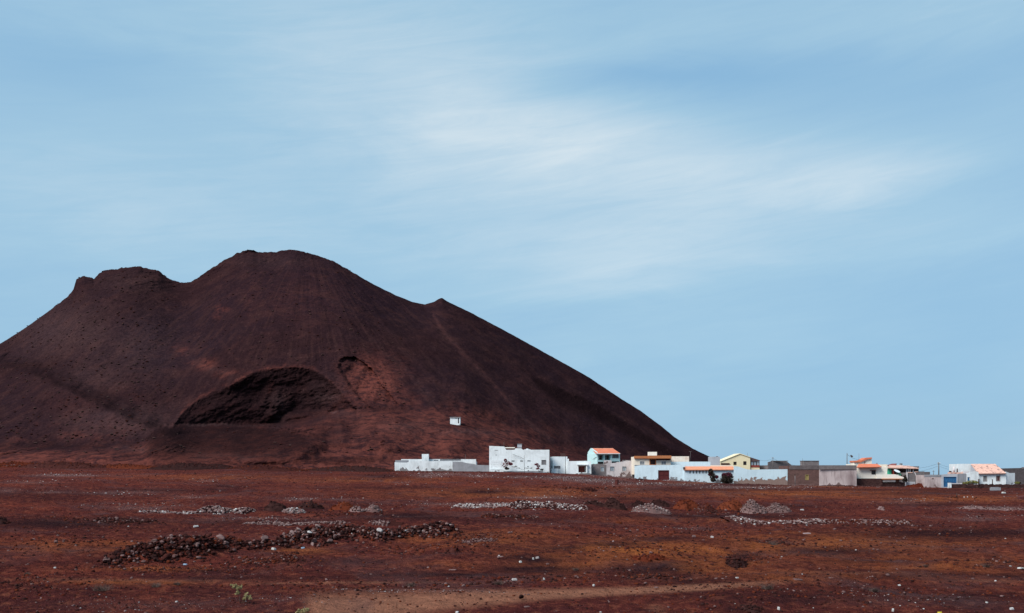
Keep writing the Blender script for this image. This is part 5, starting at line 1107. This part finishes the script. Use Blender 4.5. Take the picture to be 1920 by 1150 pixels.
HEAPS = [
 ('red scree strip along the hill foot at the left edge', -60, 150, 876, 7, ['rock_red', 'rock_red', 'rock_dark', 'rock_grey'], 500, .3, [4, 2, 1], 'scree_strip'),
 ('dark red scree strip along the hill foot left of the spoil heap', 150, 330, 877, 5, ['rock_dark', 'rock_red', 'rock_dark'], 300, .3, [2, 2], 'scree_strip'),
 ('dark scree strip along the hill foot below the quarry', 340, 560, 880, 4, ['rock_dark', 'rock_dark', 'rock_red'], 300, .25, [3, 1], 'scree_strip'),
 ('red scree strip along the hill foot left of the low white house', 560, 736, 883, 5, ['rock_red', 'rock_dark', 'rock_red'], 360, .25, [2, 2], 'scree_strip'),
 ('strip of loose pale rubble at the left of the dumping line', 255, 370, 962, 6, ['rock_grey', 'rock_pale', 'rock_dark', 'rock_white'], 420, .13, [5, 3, 2], 'rubble_strip'),
 ('strip of grey stones left of the first black heap', 370, 470, 963, 11, ['rock_dark', 'rock_pale', 'rock_grey', 'rock_black', 'rock_white'], 520, .16, [3, 3, 3, 1], 'rubble_strip'),
 ('smooth black cinder heap at the left of the dumping line', 483, 536, 958, 17, ['rock_black', 'rock_black'], 160, .12, [1], 'cinder_heap'),
 ('lower black cinder heap between the black and the red heap on the left', 536, 608, 954, 14, ['rock_black', 'rock_black', 'rock_red'], 160, .12, [3, 1], 'cinder_heap'),
 ('small pale stone heap before the lower black heap', 526, 572, 963, 12, ['rock_grey', 'rock_pale', 'rock_white'], 260, .12, [4, 1], 'rubble_heap'),
 ('rust red cinder heap in the left group', 606, 676, 957, 17, ['rock_red', 'rock_red', 'rock_dark', 'rock_grey'], 220, .12, [4, 1, 1], 'cinder_heap'),
 ('small greyish heap before the rust red one in the left group', 650, 690, 960, 12, ['rock_grey', 'rock_pale', 'rock_dark'], 160, .12, [2, 1], 'rubble_heap'),
 ('pale pointed rubble cone at the right of the left group', 682, 722, 960, 18, ['rock_grey', 'rock_pale', 'rock_grey'], 240, .11, [3, 1], 'rubble_cone'),
 ('low dark stone strip at the far left of the plain', 170, 274, 982, 11, ['rock_dark', 'rock_black', 'rock_dark', 'rock_grey'], 330, .14, [4, 3, 1], 'rubble_strip'),
 ('dark heap cut by the left edge of the picture', -25, 16, 983, 13, ['rock_black', 'rock_black', 'rock_dark'], 120, .13, [2, 1], 'cinder_heap'),
 ('long strip of pale rubble under the left group of heaps', 455, 730, 984, 8, ['rock_dark', 'rock_pale', 'rock_grey', 'rock_dark'], 760, .12, [3, 3, 2], 'rubble_strip'),
 ('strip of loose pale rubble in the middle of the dumping line', 830, 960, 953, 8, ['rock_grey', 'rock_pale', 'rock_dark', 'rock_white'], 520, .14, [4, 2, 2], 'rubble_strip'),
 ('thicker strip of mixed pale and dark stones left of the second black heap', 960, 1105, 955, 14, ['rock_dark', 'rock_pale', 'rock_dark', 'rock_black', 'rock_white'], 900, .17, [4, 3, 2, 1], 'rubble_strip'),
 ('dark stone strip lying before the middle of the dumping line', 905, 1012, 972, 12, ['rock_dark', 'rock_black', 'rock_dark', 'rock_grey', 'rock_red'], 460, .16, [3, 3, 1, 1], 'rubble_strip'),
 ('low dark mound left of the large black heap', 1090, 1146, 948, 9, ['rock_black', 'rock_black', 'rock_grey'], 120, .12, [4, 1], 'cinder_heap'),
 ('largest black cinder heap in the middle group', 1130, 1184, 955, 20, ['rock_black', 'rock_black'], 200, .12, [1], 'cinder_heap'),
 ('second black cinder heap just right of the largest one', 1184, 1222, 950, 14, ['rock_black', 'rock_black'], 120, .12, [1], 'cinder_heap'),
 ('third black cinder heap behind the pale stones', 1220, 1262, 948, 13, ['rock_black', 'rock_black', 'rock_red'], 120, .12, [5, 1], 'cinder_heap'),
 ('wide pale pinkish rubble heap before the black heaps', 1176, 1266, 962, 19, ['rock_grey', 'rock_pale', 'rock_grey', 'rock_white'], 620, .13, [4, 2, 1], 'rubble_heap'),
 ('brown red cinder heap right of the pale pinkish heap', 1256, 1322, 955, 23, ['rock_red', 'rock_red', 'rock_dark'], 260, .12, [2, 1], 'cinder_heap'),
 ('brown earth heap with a grey patch in the right group', 1296, 1350, 960, 14, ['rock_dark', 'rock_red', 'rock_grey', 'rock_dark'], 200, .12, [2, 1, 2], 'cinder_heap'),
 ('red cinder heap just left of the large grey heap', 1338, 1412, 957, 22, ['rock_red', 'rock_red', 'rock_dark'], 260, .12, [3, 1], 'cinder_heap'),
 ('large grey rubble heap, the biggest of the right group', 1388, 1440, 962, 23, ['rock_grey', 'rock_pale', 'rock_grey', 'rock_dark'], 1300, .12, [3, 3, 1], 'rubble_heap'),
 ('grey rubble heap at the right end of the dumping line', 1436, 1492, 962, 20, ['rock_grey', 'rock_grey', 'rock_pale', 'rock_dark'], 1200, .12, [4, 2, 1], 'rubble_heap'),
 ('long strip of pale rubble below the right group of heaps', 1382, 1560, 983, 13, ['rock_dark', 'rock_pale', 'rock_grey', 'rock_dark', 'rock_white'], 900, .14, [4, 3, 3, 1], 'rubble_strip'),
 ('thin right hand tail of the strip below the right group of heaps', 1560, 1720, 982, 9, ['rock_dark', 'rock_pale', 'rock_dark', 'rock_red'], 480, .12, [2, 3, 1], 'rubble_strip'),
 ('grey rubble strip near the right edge of the picture', 1800, 1940, 956, 8, ['rock_grey', 'rock_grey', 'rock_pale', 'rock_dark'], 520, .13, [3, 2, 2], 'rubble_strip'),
 ('small grey pointed heap alone right of the dumping line', 1647, 1661, 957, 8, ['rock_grey', 'rock_grey', 'rock_pale'], 60, .10, [2, 1], 'rubble_heap'),
 ('dark red earth bank beside the grey block house', 1696, 1762, 914, 8, ['rock_red', 'rock_dark', 'rock_red'], 200, .14, [1, 1], 'earth_bank'),
 ('low black heap at the foot of the gate wall, left end', 1189, 1211, 900.6, 4, ['rock_black', 'rock_black'], 40, .10, [1], 'cinder_heap'),
 ('dark brushy clump of stones before the ruined house', 1083, 1122, 921, 6, ['rock_dark', 'rock_black', 'rock_dark'], 130, .14, [1, 1], 'rubble_heap'),
 ('jumble of dark stones in the hollow of the right foreground', 1150, 1280, 1086, 9, ['rock_dark', 'rock_black', 'rock_dark', 'rock_grey', 'rock_red'], 420, .09, [4, 3, 1, 2], 'rubble_heap'),
 ('dark lumpy earth heap right of the hollow', 1362, 1408, 1064, 17, ['rock_black', 'rock_dark', 'rock_black'], 200, .10, [1, 1], 'earth_heap'),
 ('brown earth clods on the crest above the hollow', 1180, 1260, 1052, 9, ['rock_red', 'rock_red', 'rock_dark'], 130, .11, [3, 1], 'earth_heap'),
 ('brown clump of earth below the right end of the rubble bank', 836, 866, 1036, 12, ['rock_dark', 'rock_dark', 'rock_red'], 110, .10, [2, 1], 'earth_heap'),
 ('grey scatter heap in front of the rubble bank end', 866, 930, 1018, 6, ['rock_dark', 'rock_grey', 'rock_dark'], 260, .08, [1, 1], 'rubble_strip'),
 ('dark clod heap along the bottom right of the track', 1395, 1440, 1148, 10, ['rock_black', 'rock_black', 'rock_dark'], 140, .08, [1, 1], 'earth_heap'),
 ('reddish scatter heap below the middle of the rubble bank', 440, 560, 1056, 7, ['rock_dark', 'rock_dark', 'rock_red', 'rock_grey'], 260, .08, [3, 2, 1], 'rubble_strip'),
]
for k_, (lab, p0, p1, hp_, mats_) in enumerate([
    ('low red spoil mound at the hill foot by the left edge of the picture', -80, 60, 9, ['rock_red', 'rock_red', 'rock_dark']), ('long dark spoil mound at the hill foot, second from the left', 30, 190, 12, ['rock_dark', 'rock_dark', 'rock_red']),
    ('reddish spoil mound at the hill foot left of the quarry', 170, 300, 9, ['rock_red', 'rock_dark', 'rock_red']), ('wide dark spoil mound at the hill foot under the left end of the quarry', 270, 440, 13, ['rock_black', 'rock_dark', 'rock_dark']),
    ('low dark spoil mound at the hill foot under the right end of the quarry', 420, 570, 10, ['rock_dark', 'rock_dark', 'rock_red']), ('long dark spoil mound at the hill foot nearest the low white house', 560, 735, 12, ['rock_black', 'rock_dark', 'rock_dark', 'rock_red'])]):
    heap_obj(lab, p0, p1, float(base_y((p0 + p1) / 2)) + 1.8, hp_, mats_, 420, .22, 'spoil mounds along the hill foot', 'spoil_mound', 7.0, [2, 1, 1][:len(mats_) - 1], 80 + k_)
for i, (lab, p0, p1, py, hp_, mats_, nst, size, wts, nm) in enumerate(HEAPS):
    heap_obj(lab, p0, p1, py, hp_, mats_, nst, size, HG if 925 < py < 990 else None, nm, None, wts, i + 1)

for k_, (p0, p1, m_, lab) in enumerate([(742, 800, ['rock_dark', 'rock_red', 'rock_grey'], 'loose red earth along the left foot of the low white house'), (800, 850, ['rock_red', 'rock_dark', 'rock_dark'], 'red earth and stones along the middle foot of the low white house'), (852, 912, ['rock_dark', 'rock_dark', 'rock_grey'], 'dark earth along the foot of the grey boundary wall'),
        (1036, 1080, ['rock_dark', 'rock_grey', 'rock_dark'], 'grey rubble along the foot of the porch house'), (1112, 1186, ['rock_grey', 'rock_grey', 'rock_pale', 'rock_dark'], 'fallen grey rubble along the foot of the ruined house'), (1256, 1320, ['rock_grey', 'rock_grey', 'rock_dark'], 'grey crumbled plaster along the foot of the tiled outbuilding'),
        (1380, 1474, ['rock_dark', 'rock_grey', 'rock_dark'], 'brown rubble along the foot of the long white wall'), (1480, 1534, ['rock_dark', 'rock_pale', 'rock_grey'], 'pale stones along the foot of the brown block wall'), (1538, 1604, ['rock_dark', 'rock_grey', 'rock_black'], 'dark earth along the foot of the blotchy pink wall'), (1610, 1694, ['rock_dark', 'rock_grey', 'rock_dark'], 'stones along the foot of the lava stone base')]):
    heap_obj(lab, p0, p1, float(base_y((p0 + p1) / 2)) + 1.6, 2.6 + (k_ % 3), m_, 160, .12, 'loose earth along the walls', 'earth_strip', .9, [1] * (len(m_) - 1), 60 + k_)
# scattered single pieces
def slab_piece(name, label, cat, px, py, wpx, hpx, m, seed, tilt=.2):
    x, d, z = gpoint(px, py + hpx / 2); rr = random.Random(seed); k_ = d / F; w_, h_ = wpx * k_ / 2 * .85, hpx * k_ * .75; dep = max(w_ * .7, .05)
    mb = MB(); pts = []
    for (a, bq) in [(-1, -1), (1, -1), (1, 1), (-1, 1)]: pts.append((a * w_ * rr.uniform(.8, 1.1), bq * dep * rr.uniform(.8, 1.1)))
    vs = [(p[0], p[1], -.02) for p in pts] + [(p[0] * rr.uniform(.75, .95), p[1] * rr.uniform(.75, .95), h_ * rr.uniform(.8, 1.1)) for p in pts]
    mb.add(vs, [(0, 3, 2, 1), (4, 5, 6, 7), (0, 1, 5, 4), (1, 2, 6, 5), (2, 3, 7, 6), (3, 0, 4, 7)])
    me = mb.mesh(name); o = link(name, me, M[m], loc=(x, d, z)); o.rotation_euler = (rr.uniform(-tilt, tilt), rr.uniform(-tilt, tilt), rr.uniform(-.5, .5)); tag(o, label, cat)
    bv = o.modifiers.new('bevel', 'BEVEL'); bv.width = min(w_, h_) * .15; bv.segments = 1
slab_piece('white_block', 'small white block in the middle foreground, left of the pair of white blocks', 'block', 976, 1053, 6, 5, 'litter', 1)
slab_piece('white_block', 'right hand larger one of the pair of white blocks in the middle foreground', 'block', 1008, 1045, 8, 5, 'rock_white', 2)
slab_piece('white_block', 'left hand smaller one of the pair of white blocks in the middle foreground', 'block', 1000, 1047, 4, 5, 'litter', 3)
slab_piece('pale_slab', 'pale grey slab lying above the sandy track', 'slab', 965, 1086, 12, 5, 'rock_white', 4)
slab_piece('paper_scrap', 'small white pointed scrap right of the pale grey slab', 'litter', 1020, 1085, 4, 5, 'litter', 5)
slab_piece('pale_stone', 'pale flat stone just below the pair of white blocks', 'stone', 1027, 1057, 7, 3, 'rock_pale', 6)
slab_piece('flat_board', 'long flat whitish board on the dark slope left of the white blocks', 'board', 938, 1044, 16, 1.5, 'rock_pale', 7, .05)
slab_piece('flat_board', 'thin pale strip lying left in the dark band above the track', 'board', 850, 1068, 20, 1.0, 'rock_pale', 8, .05)
slab_piece('plastic_box', 'upright white plastic box at the bottom of the right foreground', 'box', 1460, 1140, 6, 7, 'litter', 9, .1)
slab_piece('plastic_bag', 'crumpled white plastic bag at the bottom, right of the white box', 'bag', 1674, 1143, 5, 7, 'litter', 10)
slab_piece('plastic_scrap', 'white scrap in the right foreground above the crumpled bag', 'litter', 1686, 1097, 6, 3, 'litter', 11)
slab_piece('plastic_scrap', 'white scrap left of the long flat slab in the right foreground', 'litter', 1382, 1083, 7, 2.5, 'litter', 12)
slab_piece('flat_slab', 'long flat grey slab in the right foreground', 'slab', 1494, 1086, 22, 2, 'rock_grey', 13, .05)
slab_piece('flat_slab', 'short flat grey slab right of the long one in the right foreground', 'slab', 1558, 1083, 11, 2, 'rock_grey', 14, .05)
slab_piece('white_stone', 'bright white stone right of the large grey heaps', 'stone', 1504, 956, 8, 3, 'rock_white', 15)
slab_piece('yellow_container', 'yellow container at the bottom edge of the picture', 'container', 1762, 1148.5, 10, 3, 'yellowlitter', 16)
slab_piece('plastic_bag', 'white bag at the far bottom right', 'bag', 1897, 1141, 9, 5, 'rock_white', 17)
slab_piece('white_strip', 'white strip sticking in at the right edge of the picture', 'board', 1914, 1065, 14, 3, 'litter', 18)
slab_piece('white_scrap', 'small white scrap left of the far bottom right bag', 'litter', 1850, 1129, 5, 3, 'litter', 19)
slab_piece('white_bag', 'white and blue bag beside the grey concrete block before the cottage', 'bag', 1882, 923.5, 8, 4, 'litter', 20)
for i, (px, w_, lab) in enumerate([(1808, 3, 'leftmost of three small white stones near the dark stump'), (1814, 2.6, 'middle one of three small white stones near the dark stump'), (1824, 2.6, 'rightmost of three small white stones near the dark stump')]):
    slab_piece('white_stone', lab, 'stone', px, 932, w_, 2, 'litter', 30 + i)
slab_piece('red_box', 'dark red lump at the right edge of the picture', 'lump', 1916, 932, 20, 8, 'rust', 40, .05)
slab_piece('white_carton', 'white carton with a red stripe in the middle of the rubble bank', 'carton', 513, 1029, 11, 5, 'litter', 41)
slab_piece('plastic_bag', 'pale blue plastic bag at the foot of the rubble bank, left part', 'bag', 347, 1058, 9, 3, 'bluelitter', 42)
slab_piece('plastic_bag', 'pale blue plastic bag in the right part of the rubble bank', 'bag', 568, 1027, 9, 4, 'bluelitter', 43)
slab_piece('grey_stone', 'light grey stone alone above the rubble bank', 'stone', 367, 987, 12, 4, 'rock_white', 44)
slab_piece('grey_stone', 'flat grey stone between the lone light stone and the rubble bank', 'stone', 365, 1005, 11, 2.5, 'rock_grey', 45)
slab_piece('pale_stone', 'pale stone in the left foreground beside the scrap heap', 'stone', 105, 1015, 8, 6, 'rock_grey', 46)
slab_piece('pale_stone', 'pale splinter right of the pale stone in the left foreground', 'stone', 119, 1014, 5, 5, 'rock_pale', 47)
slab_piece('white_scrap', 'tiny white scrap below the left end of the rubble bank', 'litter', 103, 1064, 5, 3, 'litter', 48)
slab_piece('white_scrap', 'tiny white scrap left of the small pale green bush', 'litter', 331, 1128, 6, 3, 'litter', 49)
slab_piece('white_stone', 'white stone on the road before the maroon gate', 'stone', 1238, 906, 6, 2, 'rock_white', 50)
slab_piece('white_stone', 'white stone at the bottom edge in the middle', 'stone', 857, 1147.5, 7, 5, 'rock_white', 51)
slab_piece('stick', 'pale stick below the dark rock on the sandy track', 'stick', 988, 1137, 12, 1.5, 'rock_pale', 52, .05)
slab_piece('brown_boulder', 'rounded orange brown boulder left of the strip of pale rubble', 'stone', 1160, 979, 13, 5, 'rock_red', 53)
slab_piece('white_stone', 'white stone at the left of the right foreground rise', 'stone', 1335, 1007, 7, 4, 'rock_white', 54)
slab_piece('pale_stone', 'pale grey stone on the small scrap heap of the right foreground rise', 'stone', 1301, 1005, 9, 5, 'rock_grey', 55)
slab_piece('flat_board', 'pale flat board on the right foreground rise', 'board', 1512, 1000, 18, 2, 'rock_pale', 56, .05)
slab_piece('white_scrap', 'white scrap between the sandy track and the hollow', 'litter', 1113, 1097, 5, 4, 'litter', 57)
slab_piece('brown_clod', 'brown clod above the track, right of the dry tuft', 'stone', 917, 1090, 12, 6, 'rock_dark', 58)
x, d, z = gpoint(1156.5, 909)
t1 = T('rusty_drum', 'small dark red drum standing on the pale gravel before the ruined house', 'drum', 1156.5, d)
mb = MB(); mb.tube([W(1156.5, 909.5, d), W(1156.5, 900.6, d)], .33, .33, 16); t1.part('barrel', mb, M['rust'], smooth=False); mb = MB(); mb.tube([W(1156.5, 900.55, d), W(1156.5, 900.2, d)], .35, .35, 16); t1.part('rim', mb, M['rust'])
o = put_stone(*gpoint(977, 1126), .13, 'black', 'dark rock standing alone on the sandy track', None, 'dark_rock'); o.scale = (.12, .11, .16); o.location.z += .12
x, d, z = gpoint(1793, 933)
t1 = T('stump', 'dark upright stump with broken wood round its foot near the three white stones', 'stump', 1793, d)
t1.tubep('trunk', 'wood', [W(1794, 934, d), W(1793.8, 925, d)], .10, .07)
mb = MB()
for i in range(26): mb.rock((Xp(1789, d) + rnd.gauss(0, .5), d + rnd.gauss(0, .3), z + .05), rnd.uniform(.05, .16), rnd, (1.4, .8, .6))
t1.part('debris', mb, M['rock_black'])

# dry tufts
def tuft(px, py, wpx, label, seed, m='twig'):
    x, d, z = gpoint(px, py); rr = random.Random(seed); mb = MB(); w_ = wpx * d / F / 2
    for _ in range(130):
        a = rr.uniform(0, 6.28); l = w_ * rr.uniform(.4, 1); p0 = np.array([x + rr.gauss(0, w_ * .25), d + rr.gauss(0, w_ * .25), z]); p1 = p0 + np.array([math.cos(a) * l, math.sin(a) * l, rr.uniform(.25, .75) * w_]); s_ = np.array([.008, 0, 0])
        mb.add([p0 - s_, p0 + s_, p1], [(0, 1, 2)])
    o = link('dry_tuft', mb.mesh('dry_tuft', False, (x, d, z)), M[m], loc=(x, d, z)); tag(o, label, 'dry plant', 'dry tufts on the plain')
for a in [(770, 1100, 24, 'dry dark tuft just above the sandy track, left'), (935, 1096, 24, 'dry tuft above the track beside the brown clod'), (190, 1108, 44, 'wide dry tuft in the left foreground'), (292, 1101, 26, 'dry tuft right of the wide one in the left foreground'),
          (332, 1097, 18, 'small dry tuft left of the green bush'), (1735, 1063, 14, 'round dark tuft on the right foreground slope'), (1640, 1110, 26, 'dry tuft in the dark patch of the right foreground'), (1850, 1064, 26, 'dry dark tuft near the right edge'),
          (1450, 1022, 30, 'dark brushy tuft on the right foreground rise'), (50, 1078, 16, 'dry tuft at the far left'), (1440, 1105, 34, 'low grey tuft in the right foreground left of the box'), (1080, 1070, 16, 'small tuft at the edge of the hollow')]:
    tuft(a[0], a[1], a[2], a[3], int(a[0]))

# ------------------------------------------------------------------ loose stones over the plain (nobody could count them)
rs = np.random.RandomState(5)
IVn = IV; IFn = np.array(IF)
def scatter(name, label, N, pick, size, mats, wts, seed):
    rs = np.random.RandomState(seed); pxs, ds, = pick(rs, N); xs = (pxs - CX) / F * ds; zs_ = ground_z(xs, ds); N = len(xs)
    r = size(rs, N, ds); jit = 0.7 + .55 * rs.rand(N, 12, 1); an = rs.rand(N) * 6.28; ca, sa = np.cos(an)[:, None], np.sin(an)[:, None]
    v = IVn[None] * jit * r[:, None, None] * np.array([1, .8, .62])[None, None]
    vx = v[..., 0] * ca - v[..., 1] * sa; vy = v[..., 0] * sa + v[..., 1] * ca
    VV = np.stack([vx + xs[:, None], vy + ds[:, None], v[..., 2] + (zs_ + r * .15)[:, None]], -1).reshape(-1, 3)
    FF = (IFn[None] + (np.arange(N) * 12)[:, None, None]).reshape(-1, 3)
    me = mesh_np(name, VV, FF, None, False)
    mi = np.repeat(rs.choice(len(mats), N, p=np.array(wts) / sum(wts)), 20).astype(np.int32)
    for m_ in mats: me.materials.append(M[m_])
    me.polygons.foreach_set('material_index', mi); o = link(name, me); tag(o, label, 'stones', kind='stuff'); return o
def pick_all(rs, N):
    px = rs.uniform(-150, 2070, N); d = 33 * (235 / 33) ** (rs.rand(N) ** 1.15)
    cl = fbm((px - CX) / F * d / 5, d / 5, 4, 33) + .35 * rs.randn(N); k_ = cl > -.15; return px[k_], d[k_]
scatter('gravel', 'loose gravel and small stones strewn over the plain', 30000, pick_all, lambda rs, N, d: (0.018 + .045 * rs.rand(N) ** 4) * (0.55 + d / 60), ['rock_dark', 'rock_red', 'rock_black', 'rock_grey', 'rock_pale', 'rock_white'], [36, 27, 22, 9, 1.8, 0.45], 1)
def pick_clod(rs, N):
    C_ = np.array([(1200, 1045, 90, 14), (1240, 1078, 80, 10), (1390, 1052, 40, 12), (1300, 1100, 200, 16), (1500, 1125, 200, 22), (1750, 1110, 170, 30), (1250, 1000, 160, 10), (1440, 1020, 80, 6), (1600, 1030, 200, 20), (900, 1015, 60, 8), (800, 1035, 120, 10), (480, 1056, 80, 8),
                   (300, 1066, 120, 6), (120, 1020, 100, 12), (60, 1100, 90, 20), (1000, 1090, 120, 8), (1850, 1060, 100, 14), (1100, 918, 60, 5), (1340, 960, 60, 5), (650, 960, 80, 5), (1720, 1000, 120, 12), (1420, 990, 200, 10), (200, 982, 90, 4), (700, 1100, 200, 8)], float)
    k_ = rs.randint(0, len(C_), N); px = C_[k_, 0] + rs.randn(N) * C_[k_, 2] * .7; py = np.clip(C_[k_, 1] + rs.randn(N) * C_[k_, 3] * .6, 915, 1148)
    D_ = np.geomspace(33, 243, 260); d = np.empty(N)
    for i0 in range(0, N, 500):
        P_ = px[i0:i0 + 500]; yy = HY - F * ground_base((P_[:, None] - CX) / F * D_[None], D_[None] + 0 * P_[:, None]) / D_[None]
        d[i0:i0 + 500] = D_[np.argmax(yy <= py[i0:i0 + 500][:, None], axis=1)]
    return px, d + rs.randn(N) * .25
scatter('earth_clods', 'brown and dark clods of earth lying in loose clusters on the plain', 9000, pick_clod, lambda rs, N, d: (0.018 + .075 * rs.rand(N) ** 3) * (0.55 + d / 70), ['rock_dark', 'rock_red', 'rock_black', 'rock_grey'], [36, 26, 32, 6], 3)
def pick_patch(rs, N):
    A = np.array([(p[0], p[1], p[2], p[3], p[4]) for p in PALE]); wt = A[:, 2] * A[:, 4]; k_ = rs.choice(len(A), N, p=wt / wt.sum())
    px = A[k_, 0] + rs.randn(N) * A[k_, 2] * .6; py = A[k_, 1] + rs.randn(N) * A[k_, 3] * .55; ok = py > base_y(px) + 2.5; px, py = px[ok], py[ok]
    # depth of the undisturbed plain at that row
    D_ = np.geomspace(33, 243, 200); d = np.empty(len(px))
    for i0 in range(0, len(px), 500):
        P_ = px[i0:i0 + 500]; yy = HY - F * ground_base((P_[:, None] - CX) / F * D_[None], D_[None] + 0 * P_[:, None]) / D_[None]
        j = np.argmax(yy <= py[i0:i0 + 500][:, None], axis=1); d[i0:i0 + 500] = D_[j]
    return px, d
scatter('pale_gravel', 'pale grey chippings lying in patches on the plain', 7000, pick_patch, lambda rs, N, d: (0.012 + .04 * rs.rand(N) ** 3) * (0.35 + d / 80), ['rock_white', 'rock_pale', 'rock_grey', 'rock_dark'], [3, 4, 3, 2], 2)

# scrub on the hill
rr = random.Random(9); mb = MB(); n_ = 0
while n_ < 900:
    px_, py_ = rr.uniform(-60, 760), rr.uniform(500, 850)
    if rr.random() > (1.0 if px_ < 300 else .35): continue
    p = hpoint(px_, py_)
    if abs(HY - F * p[2] / p[1] - py_) > 4 or (330 < px_ < 665 and 690 < py_ < 800): continue
    mb.rock((p[0], p[1] - .2, p[2] + .1), rr.uniform(.18, .5), rr, (1.5, 1.2, .5), 0 if rr.random() < .6 else 1); n_ += 1
M['scrub'] = rock_mat('dry_grey_scrub', (0.085, 0.050, 0.045), (0.05, 0.028, 0.026), 1.0)
o = link('hill_scrub', mb.mesh('hill_scrub'), [M['scrub'], M['rock_dark']]); tag(o, 'dry grey scrub dotting the flank of the hill', 'scrub', kind='stuff')
